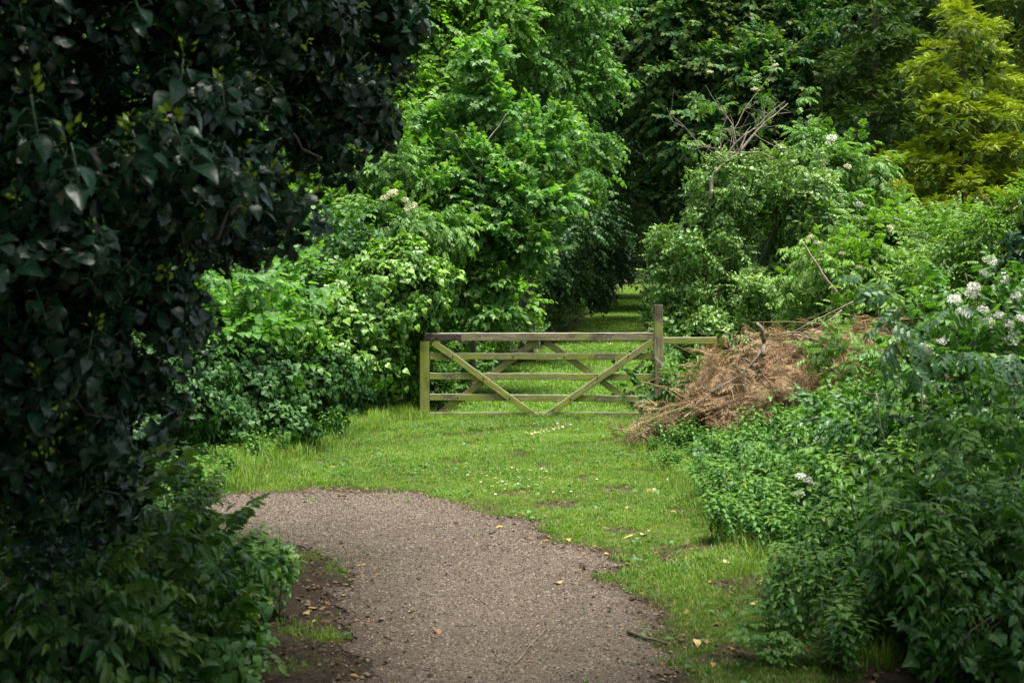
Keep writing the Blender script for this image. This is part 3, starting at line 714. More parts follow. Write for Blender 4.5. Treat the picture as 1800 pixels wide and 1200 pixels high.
plant('hazel_tree', 'yellow-green hazel tree glowing behind the hanging ivy leaves', 'tree', (-3.6, 26),
      px_lobes([(560, 420, 25, 90, 70), (480, 380, 25, 110, 90), (640, 400, 25, 70, 60), (600, 320, 26, 90, 70), (660, 220, 26.5, 60, 90), (500, 250, 26, 150, 120), (380, 400, 25, 120, 130), (560, 120, 27, 160, 120),
                (300, 250, 26, 200, 180), (620, 0, 28, 160, 120), (80, 350, 25, 250, 220), (200, 60, 27, 300, 160), (650, 470, 24.5, 50, 40)]),
      SP['hazel'], 'hazel', .42, .38, 1.4, 9, .16, seed=114, grav=-.3, gap=.14)
eb = plant('elder_bush', 'elder bush with two cream flower clusters above the ivy mound', 'shrub', (-2.0, 21.8),
           px_lobes([(690, 380, 21.3, 55, 35), (735, 400, 21.3, 50, 35), (660, 420, 21.3, 60, 40), (700, 300, 22, 40, 40), (650, 340, 22, 50, 45)]), SP['elder'], 'elder', .36, .26, 1.4, 7, .05, seed=115, gap=.2, flat=.5)
for px, py, rd in [(690, 340, .09), (722, 365, .11), (712, 352, .06), (676, 348, .07)]: flower(eb, W(px, py, 20.9), rd, M['cream'], tilt=.9)
eb2 = plant('elder_sapling', 'thin elder shoot with one cream flower head high against the hazel', 'shrub', (-1.9, 23), px_lobes([(672, 125, 22.5, 28, 26), (660, 190, 22.6, 40, 35), (640, 260, 22.8, 40, 35)]), SP['elder'], 'elder', .34, .22, 1.4, 6, .03, seed=116, gap=.2)
for px, py, rd in [(688, 113, .08), (690, 127, .08)]: flower(eb2, W(px, py, 22.1), rd, M['cream'], tilt=1.)
plant('ivy_mound', 'rounded ivy mound swallowing the fence at the hinge end of the gate', 'ivy', (-1.75, 19.8),
      px_lobes([(688, 515, 19.6, 82, 74), (640, 575, 19.4, 75, 60), (704, 590, 20.0, 42, 62), (733, 510, 20.15, 44, 46), (660, 640, 19.2, 60, 45), (600, 640, 19., 55, 45), (694, 680, 19.9, 22, 46), (640, 710, 20., 70, 36), (705, 455, 19.7, 36, 26), (590, 590, 19.3, 45, 40)]),
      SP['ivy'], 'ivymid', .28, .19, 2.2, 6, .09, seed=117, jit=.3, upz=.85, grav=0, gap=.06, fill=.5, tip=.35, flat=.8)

# ------------------------------------------------------------------ centre: saplings and trees behind the gate
plant('sycamore_sapling', 'slender young sycamore with layered bluish leaves rising behind the gate', 'tree', (-.72, 23.2),
      px_lobes([(850, 120, 23, 34, 36), (845, 185, 23, 60, 34), (900, 240, 23, 80, 34), (790, 225, 23, 60, 30), (740, 290, 23, 70, 34), (840, 290, 22.8, 90, 34), (930, 300, 23, 50, 36), (770, 350, 22.6, 80, 34), (890, 345, 22.6, 95, 36), (935, 375, 22.8, 44, 36),
                (830, 410, 22.6, 100, 34), (740, 420, 22.6, 50, 34), (900, 425, 22.6, 60, 30), (790, 470, 22.5, 70, 30), (870, 480, 22.5, 60, 34), (850, 540, 22.4, 50, 34), (800, 540, 22.6, 50, 30)]),
      SP['syc'], 'syc', .31, .22, 1.2, 8, .055, 'barkpale', seed=121, grav=-.1, flat=.35, gap=.16, fill=.15, upz=.9, twigs=1)
plant('hazel_tree', 'tall pale yellow-green hazel behind the top of the young sycamore', 'tree', (-2.2, 28),
      px_lobes([(760, 70, 27.5, 85, 100), (700, 170, 27.5, 70, 90), (780, 210, 27.5, 80, 70), (830, 40, 28, 80, 80), (730, 330, 27.5, 90, 70), (860, -60, 29, 120, 100), (740, -60, 28.5, 120, 100), (800, 430, 28, 110, 80), (700, 480, 27, 90, 70), (820, 540, 27, 90, 50)]),
      SP['hazel'], 'hazel', .44, .36, 1.4, 9, .15, seed=122, grav=-.4, gap=.15)
plant('lime_tree', 'broad lime tree with drooping mid green leaves, left of the dark lane', 'tree', (.3, 30),
      px_lobes([(950, 60, 29.5, 100, 90), (1010, 40, 30, 60, 60), (900, 130, 29, 80, 80), (990, 150, 29.5, 80, 80), (930, 230, 29, 90, 70), (1020, 230, 29.5, 50, 70), (980, 300, 29, 75, 50), (900, 320, 29, 70, 60), (880, 400, 28.5, 46, 50), (940, -60, 30, 140, 90)]),
      SP['lime'], 'lime', .46, .36, 1.4, 9, .18, seed=123, grav=-.6, gap=.14, out=.8)
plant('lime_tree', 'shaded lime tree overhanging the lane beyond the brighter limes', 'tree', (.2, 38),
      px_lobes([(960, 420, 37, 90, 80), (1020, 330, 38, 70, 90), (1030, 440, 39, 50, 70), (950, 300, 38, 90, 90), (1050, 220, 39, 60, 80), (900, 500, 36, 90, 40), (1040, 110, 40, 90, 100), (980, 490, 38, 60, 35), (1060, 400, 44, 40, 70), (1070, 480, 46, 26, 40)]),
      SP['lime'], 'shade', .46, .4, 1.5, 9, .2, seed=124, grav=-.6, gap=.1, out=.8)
plant('yew_tree', 'very dark fine leaved tree with bare lower boughs above the lane', 'tree', (8., 52),
      px_lobes([(1110, 60, 48, 100, 90), (1100, 180, 48, 80, 70), (1150, 250, 50, 90, 70), (1120, 320, 50, 60, 60), (1190, 330, 52, 60, 60), (1060, 120, 48, 60, 80), (1170, 130, 50, 90, 80), (1130, -80, 50, 200, 120), (1160, 400, 52, 60, 34), (1090, 350, 52, 50, 50), (1140, 180, 49, 60, 60), (1080, 270, 50, 60, 60)]),
      SP['droop'] + SP['lime'], 'yew', .55, .5, 1.5, 8, .2, seed=125, grav=-.9, gap=.16, out=.7, twigs=5)
plant('sycamore_tree', 'large shaded sycamore with hanging flower tassels, above the bare elder branches', 'tree', (6.5, 39),
      px_lobes([(1200, 40, 38, 100, 70), (1310, 40, 38, 100, 60), (1400, 90, 37, 80, 70), (1230, 130, 37.5, 90, 50), (1340, 140, 37, 90, 50), (1420, 180, 37, 60, 70), (1260, 210, 37, 90, 60), (1360, 240, 37, 80, 60), (1190, 180, 38, 60, 60), (1210, 290, 38, 60, 60),
                (1300, 300, 38, 90, 70), (1300, -80, 39, 220, 90), (1440, 0, 38, 80, 80), (1240, 380, 38, 70, 60)]),
      SP['syc'], 'sycdark', .48, .4, 1.5, 9, .28, seed=126, grav=-.2, flat=.45, gap=.14, upz=.9)
ss_ = bpy.data.objects['sycamore_sapling']; g = Geo()
for pts, r0 in [([(812, 585), (822, 500), (836, 400), (844, 320), (848, 250)], .036), ([(834, 415), (870, 370), (905, 320), (925, 280)], .02), ([(826, 470), (806, 420), (790, 350), (785, 280)], .018), ([(846, 310), (820, 270), (800, 235)], .014), ([(848, 260), (875, 225), (890, 200)], .012)]:
    P = np.array([W(x, y, 22.25) for x, y in pts]); P = np.vstack([curve(P[i], P[i + 1], 5, 0, .03)[:-1] for i in range(len(P) - 1)] + [P[-1:]]); tube(g, P, np.linspace(r0, r0 * .35, len(P)), 7, .5, .05)
g.build('stem', M['barkpale'], ss_, smooth=True)
# tassels of the sycamore
syc = bpy.data.objects['sycamore_tree']; g = Geo(); c = np.array([W(*q) for q in [(1250, 70, 37), (1330, 60, 37), (1400, 100, 36.3), (1240, 150, 36.7), (1350, 150, 36.2), (1430, 190, 36.2), (1290, 30, 37), (1380, 60, 36.5), (1210, 60, 37), (1300, 210, 36.3)]])
for q in c:
    for _ in range(22):
        p0 = q + rng.normal(size=3) * [.75, .35, .5]; L = rng.uniform(.14, .3); K = []
        m = 14; P = p0 + np.stack([rng.normal(size=m) * .02, rng.normal(size=m) * .02, -np.linspace(0, L, m)], 1)
        g.add(*place(SMALL, P, R3(m, rng) + [0, 0, -.5], R3(m, rng), .045, .5, 1.))
g.build('flower_tassel', M['sycdark'], syc)
# trees down the lane, either side, closing the tunnel
lane_trees = [('dark woodland tree on the left of the lane, nearest the gate', -2.9, 44), ('dark woodland tree leaning over the left of the lane, midway along', 2.2, 62), ('dark woodland tree on the left where the lane fades out', 4.4, 84),
              ('dark woodland tree on the right of the lane behind the ivy covered elder', 6.8, 42), ('dark woodland tree on the right of the lane, midway along', 9.2, 60), ('dark woodland tree at the far right end of the lane', 12.4, 82),
              ('dark woodland tree closing the far end of the lane', 12.0, 122), ('dark woodland tree behind the cypresses in the upper right corner', 13.2, 42), ('dark woodland tree between the sycamore and the left cypress, behind both', 9.6, 46)]
for i, (lb, x, y) in enumerate(lane_trees):
    r = np.random.default_rng(300 + i); s = -1 if i < 3 else (1 if i < 6 else .3)
    L = []
    z0 = float(gz(x, y))
    for _ in range(13):
        L.append((x + s * (1.6 + abs(r.normal()) * 1.5) + .15 * r.normal(), y + r.normal() * 2, z0 + r.uniform(1.4, 15), r.uniform(1.4, 2.3), r.uniform(1.5, 2.3), r.uniform(1.2, 2)))
    if i == 6: L += [(11 + r.normal() * 4, 124 + r.normal() * 2, z0 + r.uniform(2, 16), 3, 2, 2.4) for _ in range(12)]
    elif i not in (3,): L += [(lane_c(y) + s * .6 + r.normal() * .6, y + r.normal() * 2, z0 + r.uniform(8.5, 13), 1.9, 2.4, 1.6) for _ in range(4)]
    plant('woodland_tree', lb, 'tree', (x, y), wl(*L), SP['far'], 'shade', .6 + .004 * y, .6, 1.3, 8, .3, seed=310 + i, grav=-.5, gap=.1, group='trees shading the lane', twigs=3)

# boughs meeting over the lane
lt = bpy.data.objects['woodland_tree']; r = np.random.default_rng(350); L = []
for _ in range(44):
    y = r.uniform(56, 80); L.append((lane_c(y) + r.normal() * 1.3, y, float(gz(0, y)) + r.uniform(4.6, 9.), 1.8, 2.2, .9))
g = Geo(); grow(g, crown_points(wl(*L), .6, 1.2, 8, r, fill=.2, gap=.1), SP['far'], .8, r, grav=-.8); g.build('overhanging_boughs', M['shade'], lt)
# far wood
g = Geo(); r = np.random.default_rng(400); L = []
for _ in range(70):
    x = r.uniform(-45, 70); y = 70 + 40 * r.random() + 15 * abs(x - 9) / 50
    if abs(x - lane_c(y)) < 4.5: continue
    L.append((x, y, r.uniform(2, 20), r.uniform(3.5, 5), 3, r.uniform(3, 4.5)))
for _ in range(60):
    x = r.uniform(-22, 30); y = 48 + 10 * r.random()
    if -3 < x < 11: continue
    L.append((x, y, r.uniform(1, 13), r.uniform(2., 3.2), 2, r.uniform(2, 3)))
grow(g, crown_points(wl(*L), 1.1, 1.3, 9, r, fill=.15, gap=.06), SP['far'], 1.25, r, grav=-.5)
kind(g.build('distant_wood', M['shade']), 'stuff')

# ------------------------------------------------------------------ golden cypresses
def cypress(label, px, Y, top, prof, seed, dens=1., tip=.55, mat='cypdark'):
    """prof: rows of (py, half width px)"""
    L = []
    for py, hw in prof:
        L.append((px, py, Y, hw * .72, 48, hw * .7))
        for q in range(3):
            a = rng.uniform(0, 6.28); L.append((px + math.cos(a) * hw * .5, py + rng.normal() * 15, Y + math.sin(a) * hw * .5 * Y / FPX * -1, hw * .45, 36))
    lob = px_lobes(L); b = W(px, 510, Y)
    r = np.random.default_rng(seed)
    root = thing('golden_cypress', label, 'tree', (b[0], Y, float(gz(b[0], Y))), 'golden cypress trees')
    g = Geo(); grow(g, crown_points(lob, .32, 1.7 * dens, 34, r, .36, .25, .2, .2, seed), SP['cyp'], .155, r, 1., .12, .6, .85, tip)
    if top is not None:
        P = np.array([W(px + rng.normal() * 5 * q, top + 55 * q, Y) for q in np.linspace(0, 1, 40)])
        g.add(*place(SP['cyp'][0], P, R3(40, rng) * .6 + [0, 0, .9], R3(40, rng), .30, .6, .6))
    g.build('crown', M[mat], root)
    t = Geo(); tube(t, curve((b[0], Y, float(gz(b[0], Y)) - .1), W(px, (top or -100) + 40, Y), 10, 0, .01), np.linspace(.17, .02, 10), 8, .5, .04)
    t.build('trunk', M['bark'], root, smooth=True); return root
cypress('golden cypress with a bright pointed tip showing in full at the upper right', 1690, 28.5, -2, [(60, 50), (130, 95), (210, 130), (290, 155), (360, 170), (430, 175)], 131, tip=.8, mat='cyp')
cypress('darker golden cypress left of the pointed one, its tip out of frame', 1535, 30.5, None, [(-140, 50), (-50, 60), (40, 80), (120, 90), (200, 95), (280, 100), (350, 95), (420, 90)], 132, tip=.4)
cypress('golden cypress at the right edge, half cut off by the frame', 1800, 31, None, [(-100, 50), (-10, 70), (80, 90), (170, 100), (260, 110), (340, 110), (420, 110)], 133, tip=.6, mat='cyp')
cypress('shaded golden cypress standing behind the pointed one', 1610, 33, None, [(-160, 60), (-60, 80), (30, 90), (120, 100), (210, 100), (300, 110), (390, 110)], 134, tip=.25)

# ------------------------------------------------------------------ right: ivy-covered elder with bare boughs
KY = 21.
kel = plant('ivy_covered_elder', 'ivy covered elder with bare branching boughs sticking out of its top', 'tree', (3.6, 21.3),
            px_lobes([(1230, 420, KY, 62, 60), (1290, 335, KY, 70, 50), (1370, 320, KY, 60, 50), (1240, 500, KY, 75, 60), (1420, 360, KY, 45, 60), (1340, 430, KY + .5, 80, 70), (1430, 440, KY, 50, 60), (1300, 545, KY - .4, 90, 50), (1400, 530, KY - .3, 70, 50), (1190, 480, KY, 34, 45), (1270, 590, KY - .6, 70, 36), (1230, 570, KY - .3, 55, 40)]),
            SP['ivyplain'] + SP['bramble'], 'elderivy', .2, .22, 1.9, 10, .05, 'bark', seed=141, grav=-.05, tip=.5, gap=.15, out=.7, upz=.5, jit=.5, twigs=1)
g = Geo(); tw = [([(1248, 350), (1256, 305), (1278, 283), (1300, 268), (1322, 240), (1345, 215), (1365, 200), (1385, 182)], .045), ([(1256, 305), (1272, 288), (1285, 262), (1310, 236), (1320, 222)], .03), ([(1300, 268), (1312, 235), (1330, 222), (1352, 200), (1380, 178)], .018),
          ([(1290, 262), (1288, 230), (1310, 190), (1345, 145), (1358, 125)], .013), ([(1295, 255), (1288, 220), (1272, 198), (1255, 175), (1240, 150)], .012), ([(1283, 262), (1289, 215), (1283, 200)], .009), ([(1267, 270), (1267, 232), (1278, 205)], .009),
          ([(1322, 228), (1345, 222), (1375, 220)], .008), ([(1325, 235), (1345, 248), (1375, 262), (1400, 270)], .01), ([(1275, 285), (1240, 258), (1215, 262), (1195, 250)], .01), ([(1265, 262), (1235, 258), (1205, 225), (1187, 213)], .008), ([(1300, 268), (1340, 268), (1370, 285), (1400, 290)], .014), ([(1248, 330), (1290, 335)], .006),
          ([(1240, 270), (1255, 240)], .006)] + [([(x, y), (x + rng.normal() * 14, y - abs(rng.normal()) * 12), (x + rng.normal() * 26, y - abs(rng.normal()) * 30)], .005) for x, y in [(1278, 283), (1300, 268), (1322, 240), (1345, 215), (1310, 190), (1288, 230), (1272, 198), (1345, 222), (1352, 200), (1240, 258), (1215, 262), (1330, 222), (1375, 262), (1365, 200), (1205, 225), (1295, 250)] for _ in range(2)]
for pts, r0 in tw:
    P = np.array([W(x, y, KY - .45 + .05 * i) for i, (x, y) in enumerate(pts)]); P = np.vstack([curve(P[i], P[i + 1], 4, 0, .05)[:-1] for i in range(len(P) - 1)] + [P[-1:]])
    tube(g, P, np.linspace(r0 * .75, r0 * .12, len(P)), 6, .5, .05)
g.build('bare_bough', M['barkpale'], kel, smooth=True)
g = Geo(); rr = np.random.default_rng(7)
grow(g, crown_points(px_lobes([(1240, 150, KY, 22, 18), (1255, 185, KY, 24, 16), (1265, 205, KY, 20, 14), (1325, 165, KY, 24, 14), (1345, 190, KY, 20, 12), (1395, 165, KY, 24, 14), (1360, 125, KY, 14, 12), (1345, 150, KY, 14, 12), (1195, 252, KY, 20, 8), (1215, 265, KY, 18, 8), (1280, 250, KY, 14, 8)]),   .12, .5, 1, rr, .6, .9, .05, 0), SP['elder'], .2, rr, grav=-.2)
g.build('upper_leaves', M['elder'], kel)
for px, py, rd in [(1362, 116, .06), (1358, 124, .06), (1248, 127, .05), (1328, 158, .07)]: flower(kel, W(px, py, KY - .1), rd, M['cream'], tilt=.3)
el = plant('elder_bush', 'elder bush with white and cream flower heads between the bare boughs and the cypresses', 'shrub', (5.3, 22.6),
           px_lobes([(1450, 262, 22.5, 40, 26), (1480, 300, 22.4, 50, 40), (1430, 320, 22.3, 44, 40), (1490, 370, 22.2, 50, 46), (1440, 390, 22., 50, 44), (1540, 410, 22, 60, 40)]), SP['elder'], 'elder', .34, .24, 1.4, 7, .06, seed=142, gap=.15, flat=.5)
for px, py, rd in [(1462, 243, .08), (1455, 252, .05), (1440, 315, .09), (1448, 300, .07), (1412, 313, .08), (1436, 308, .07), (1490, 293, .06), (1462, 365, .09), (1438, 358, .06), (1447, 284, .05), (1510, 360, .07), (1520, 385, .06)]: flower(el, W(px, py, 21.35), rd, M['white'] if py > 355 or py < 260 else M['cream'], tilt=.8)
hd = plant('elder_hedge', 'tangled pale green elder thicket behind the brown brush pile', 'hedge', (4.6, 17.2),
           px_lobes([(1500, 440, 17.4, 70, 46), (1580, 430, 17.6, 80, 44), (1640, 460, 17, 70, 50), (1470, 500, 17, 60, 44), (1550, 500, 17, 80, 46), (1640, 520, 16.6, 70, 44), (1590, 560, 16, 90, 36), (1680, 420, 18, 70, 46)]), SP['elder'], 'hedge', .32, .24, 1.5, 7, .05, seed=143, gap=.12, flat=.5, twigs=3)
for px, py, rd in [(1437, 428, .07), (1425, 417, .06), (1510, 470, .06), (1545, 480, .05), (1580, 478, .06), (1565, 400, .06), (1480, 445, .05), (1600, 495, .05), (1640, 520, .06)]: flower(hd, W(px, py, 16.6), rd * .8, M['cream'], tilt=.5)
plant('hawthorn', 'bright hawthorn leaning in at the right edge below the cypresses', 'tree', (5., 13.5),
      px_lobes([(1700, 430, 13.8, 60, 46), (1760, 405, 13.5, 60, 40), (1810, 400, 13.3, 60, 60), (1680, 480, 13.6, 55, 36), (1745, 470, 13.8, 60, 50), (1640, 440, 14, 40, 34), (1850, 500, 13, 80, 110)]), SP['bramble'], 'hedge', .22, .2, 1.6, 8, .07, seed=144, gap=.1, tip=.3)
plant('ivy_covered_tree', 'dark ivy clad trunk in the shadow at the right edge behind the rowan', 'tree', (4.55, 12.4), px_lobes([(1795, 520, 12.4, 34, 70), (1815, 430, 12.4, 30, 60), (1790, 620, 12.4, 40, 60)]), SP['ivy'], 'ivydark', .2, .16, 1.8, 7, .12, seed=145)
RY = 9.6
rw = plant('rowan_sapling', 'young rowan with clusters of white flowers at the right', 'tree', (3.1, RY + .2),
           px_lobes([(1720, 500, RY, 50, 40), (1700, 560, RY, 60, 40), (1760, 540, RY, 50, 50), (1650, 600, RY, 60, 36), (1740, 600, RY - .3, 80, 36), (1790, 590, RY - .3, 50, 60), (1610, 650, RY - .2, 60, 36), (1700, 650, RY - .3, 80, 40)]), SP['rowan'] + SP['ovate'] * 2, 'rowan', .2, .15, 1.2, 4, .025, seed=146, gap=.15, flat=.5, grav=-.15, fork=.5)
for px, py, rd in [(1740, 458, 18), (1730, 481, 14), (1766, 492, 16), (1712, 505, 20), (1706, 518, 16), (1677, 527, 20), (1695, 550, 22), (1728, 545, 16), (1757, 555, 16), (1772, 570, 18), (1735, 568, 20), (1785, 520, 16), (1628, 614, 22), (1690, 568, 16), (1778, 598, 20), (1578, 675, 14), (1655, 600, 14), (1665, 592, 10), (1795, 560, 16), (1646, 680, 10), (1712, 575, 10)]: flower(rw, W(px, py, RY - .42), .66 * rd * RY / FPX, M['white'], tilt=.7)
plant('rowan_shoot', 'blue-grey leaved shoot arching in front of the white rowan flowers', 'shrub', (2.75, 7.9), px_lobes([(1715, 600, 7.9, 50, 16), (1770, 625, 7.9, 40, 20), (1590, 577, 8.2, 36, 12)]), SP['elder'], 'rowanblue', .22, .13, .8, 2, .012, seed=147, gap=.2, fill=0, grav=-.3, twigs=0)

# ------------------------------------------------------------------ brush pile
b = np.array([3.0, 15.6, float(gz(3.0, 15.6))]); bp_ = thing('brush_pile', 'heap of dead brown conifer branches on the bank right of the gate', 'brush pile', b)
lob = px_lobes([(1330, 648, 16, 90, 30), (1410, 620, 16, 90, 30), (1480, 588, 16, 56, 24), (1270, 684, 15.8, 60, 24), (1215, 716, 15.8, 50, 18), (1165, 752, 15.9, 34, 11), (1350, 700, 15.5, 80, 28), (1440, 670, 15.3, 90, 30), (1530, 595, 15.6, 40, 26), (1500, 640, 15, 60, 30), (1140, 766, 16.1, 26, 6), (1260, 720, 15.4, 50, 18)])
r = np.random.default_rng(151); g = Geo(); grow(g, crown_points(lob, .15, 1.5, 10, r, .6, .6, .12, .4, 3), SP['brush'], .18, r, .8, -.5, .85, .6, .6, .5)
for _ in range(420):
    c, rad = lob[r.integers(0, len(lob))]; p0 = c + rad * unit(R3(1, r)[0]) * [1, .9, 1.05]; d = np.array([r.normal() * .9, r.normal() * .5, r.normal() * .28 - .1]); L = r.uniform(.2, .8)
    P = curve(p0 - d * L / 2, p0 + d * L / 2, 5, .05, .1, r); tube(g, P, np.linspace(.0055, .002, 5), 3, r.random(), 0., r.random() * .9)
g.build('dead_foliage', M['brown'], bp_)
for pts, r0 in [([(1342, 625), (1343, 600), (1337, 575), (1331, 568)], .03), ([(1560, 630), (1440, 600), (1400, 588), (1370, 592)], .012), ([(1470, 620), (1430, 600), (1405, 584), (1360, 590)], .014), ([(1475, 660), (1420, 610), (1395, 590)], .012), ([(1500, 530), (1440, 560), (1390, 585)], .01), ([(1480, 545), (1420, 590), (1360, 640)], .01),
                ([(1310, 630), (1325, 645), (1345, 680)], .012), ([(1340, 620), (1310, 650), (1300, 690)], .012), ([(1250, 690), (1300, 660), (1350, 655)], .008), ([(1215, 720), (1260, 680), (1310, 650)], .008), ([(1330, 640), (1350, 670), (1365, 700)], .01), ([(1110, 772), (1150, 750), (1190, 735)], .008)]:
    g = Geo(); P = np.array([W(x, y, 14.9 + .1 * rng.random()) for x, y in pts]); P = np.vstack([curve(P[i], P[i + 1], 4, 0, .06)[:-1] for i in range(len(P) - 1)] + [P[-1:]])
    tube(g, P, np.linspace(r0, r0 * .5, len(P)), 6, .5, .05); g.build('branch', M['twig'], bp_, smooth=True)
plant('ash_seedling', 'fresh green seedlings sprouting through the upper right of the brush pile', 'plant', (3.45, 14.7), px_lobes([(1465, 590, 14.7, 30, 24), (1500, 640, 14.5, 36, 14), (1560, 650, 14.2, 50, 16), (1380, 690, 14.2, 40, 14)]), SP['elder'] + SP['rowan'], 'hedge', .24, .15, 1.2, 3, .01, seed=152, gap=.15, fill=.1, upz=.9, crown='foliage', stem='stem', twigs=0)
ds = thing('dead_sapling', 'bare pale dead stem leaning over the top of the brush pile', 'branch', W(1495, 560, 16.3)); g = Geo()
for pts, r0 in [([(1495, 560), (1480, 525), (1455, 495), (1440, 470), (1420, 440), (1410, 425)], .022), ([(1462, 500), (1466, 520), (1467, 545)], .012), ([(1440, 470), (1436, 455), (1445, 440)], .008)]:
    P = np.array([W(x, y, 16.2) for x, y in pts]); P = np.vstack([curve(P[i], P[i + 1], 4, 0, .06)[:-1] for i in range(len(P) - 1)] + [P[-1:]]); tube(g, P, np.linspace(r0, r0 * .4, len(P)), 6, .5, .05)
g.build('stem', M['barkpale'], ds, smooth=True)

# ------------------------------------------------------------------ right foreground shrubs
plant('bramble', 'bramble thicket with dark gaps on the bank below the rowan', 'shrub', (2.7, 9.), px_lobes([(1640, 730, 9.2, 80, 44), (1730, 700, 9., 80, 40), (1560, 720, 9.8, 70, 40), (1790, 740, 8.6, 60, 60), (1680, 790, 8.8, 70, 36), (1500, 750, 10.6, 70, 40)]), SP['bramble'], 'bramble', .2, .17, 1.5, 7, .02, seed=161, gap=.2, flat=.5)
plant('elder_sapling', 'broad leaved elder sapling in front of the bramble at the right edge', 'shrub', (2.6, 7.3), px_lobes([(1740, 760, 7.4, 70, 40), (1790, 820, 7.2, 60, 50), (1700, 830, 7.4, 50, 30), (1780, 700, 7.5, 50, 40)]), SP['ovate'] + SP['hazel'], 'elder', .19, .15, 1.2, 7, .02, seed=162, gap=.2, flat=.5)
plant('dogwood_bush', 'dark small leaved bush spreading at the right edge of the foreground', 'shrub', (2.5, 6.5), px_lobes([(1770, 930, 6.6, 70, 50), (1720, 960, 6.7, 60, 40), (1800, 1020, 6.4, 70, 60), (1690, 900, 7, 60, 40), (1760, 1100, 6.2, 90, 70), (1660, 950, 7., 50, 36)]), SP['ovate'] + SP['bramble'] + SP['hazel'], 'bramble', .17, .14, 1.5, 7, .015, seed=163, gap=.15)
plant('hazel_shrub', 'leafy shrub with mixed leaves in the middle of the right bank', 'shrub', (2.4, 10.4), px_lobes([(1500, 810, 10.6, 70, 40), (1420, 790, 11.5, 70, 40), (1580, 800, 10.2, 60, 40), (1620, 850, 9.6, 70, 44), (1530, 870, 10, 60, 40)]), SP['ovate'], 'rowan', .24, .18, 1.4, 6, .015, seed=164, gap=.18)

# ------------------------------------------------------------------ nettles
def nettle_clump(r, stems=7, h=.8):
    gl, gs = Geo(), Geo()
    for s in range(stems):
        a = r.uniform(0, 6.28); q = .17 * math.sqrt(r.random()); p0 = np.array([q * math.cos(a), q * math.sin(a), -.03]); hh = h * r.uniform(.7, 1.1)
        p1 = p0 + np.array([r.normal() * .09, r.normal() * .09, hh]); C = curve(p0, p1, 6, 0, .05, r); tube(gs, C, np.linspace(.0045, .002, 6), 4)
        nodes = 15
        for i in range(nodes):
            t = .22 + .78 * i / (nodes - 1); p = p0 + (p1 - p0) * t; L = .064 * math.sin(PI * min(1, .35 + .62 * (1 - t))) * r.uniform(.8, 1.15) + .012
            for sd in (0, 1):
                aa = a + i * PI / 2 + sd * PI + r.normal() * .25; d = np.array([math.cos(aa), math.sin(aa), 0])
                gl.add(*place(NETL, p + d * .022, d + [0, 0, -.25 + .9 * max(0, t - .85) * 4 + r.normal() * .12], (0, 0, 1), L, .5 + r.uniform(-.3, .3) + (.15 if t > .8 else 0), max(0, t - .8) * 3 + (.9 if r.random() < .05 else 0)))
    return gl, gs
def dock_clump(r, h=.8):
    gl, gs = Geo(), Geo()
    for s in range(9):
        a = r.uniform(0, 6.28); d = np.array([math.cos(a), math.sin(a), 0]); hh = h * r.uniform(.3, .75); p0 = d * .03; p1 = d * r.uniform(.08, .25) + [0, 0, hh]
        C = curve(p0, p1, 5, .0, .05, r); tube(gs, C, np.linspace(.005, .003, 5), 4)
        for k in range(r.integers(1, 4)):
            q = C[4 - k]; aa = a + r.normal() * .9; e = np.array([math.cos(aa), math.sin(aa), 0])
            gl.add(*place(OVATE if r.random() < .6 else ROUND, q, e + [0, 0, -.1 + r.normal() * .3], (r.normal() * .2, r.normal() * .2, 1), r.uniform(.05, .105), r.uniform(.3, .9), .3 if r.random() < .2 else 0))
    return gl, gs
def seed_clump(r, h=.8):
    gl, gs = Geo(), Geo()
    for s in range(7):
        p0 = np.array([r.normal() * .1, r.normal() * .1, -.02]); p1 = p0 + [r.normal() * .14, r.normal() * .14, h * r.uniform(.8, 1.3)]; C = curve(p0, p1, 8, 0, .06, r); tube(gs, C, np.linspace(.003, .0015, 8), 3)
        m = 16; tt = np.linspace(.78, 1, m); P = np.stack([np.interp(tt, np.linspace(0, 1, 8), C[:, i]) for i in range(3)], 1)
        gl.add(*place(SMALL, P, R3(m, r) + [0, 0, .8], R3(m, r), .022, .9, 1.))
        for k in range(5):
            q = C[r.integers(1, 6)]; a = r.uniform(0, 6.28); gl.add(*place(LANCE, q, (math.cos(a), math.sin(a), .5), (0, 0, 1), r.uniform(.1, .2), r.uniform(.3, .8)))
    return gl, gs
def fine_clump(r, h=.8):
    gl, gs = Geo(), Geo()
    for s in range(9):
        a = r.uniform(0, 6.28); p0 = np.array([.12 * math.cos(a), .12 * math.sin(a), -.02]); p1 = p0 + [r.normal() * .18, r.normal() * .18, h * r.uniform(.5, 1.)]; C = curve(p0, p1, 9, .06, .08, r); tube(gs, C, np.linspace(.003, .0015, 9), 3)
        for q in C[2:]:
            a = r.uniform(0, 6.28); gl.add(*place(SP['elder'][0], q, (math.cos(a), math.sin(a), .1), (0, 0, 1), r.uniform(.07, .13), r.uniform(.3, .9)))
    return gl, gs
PROTO = []
for i in range(4):
    r = np.random.default_rng(500 + i); PROTO.append(nettle_clump(r, 9 + i % 3, .8) + ('nettle', 'nettle'))
r = np.random.default_rng(510)
PROTO += [dock_clump(r) + ('broad_leaved_weed', 'weed'), dock_clump(r) + ('broad_leaved_weed', 'weed'), seed_clump(r) + ('seeding_grass_tuft', 'grass tuft'), fine_clump(r) + ('feathery_weed', 'weed'), fine_clump(r) + ('feathery_weed', 'weed')]
WORD = {'nettle': 'nettle clump', 'broad_leaved_weed': 'broad leaved weed', 'seeding_grass_tuft': 'tall grass tuft with seed heads', 'feathery_weed': 'weed with small feathery leaflets'}
NL = {}
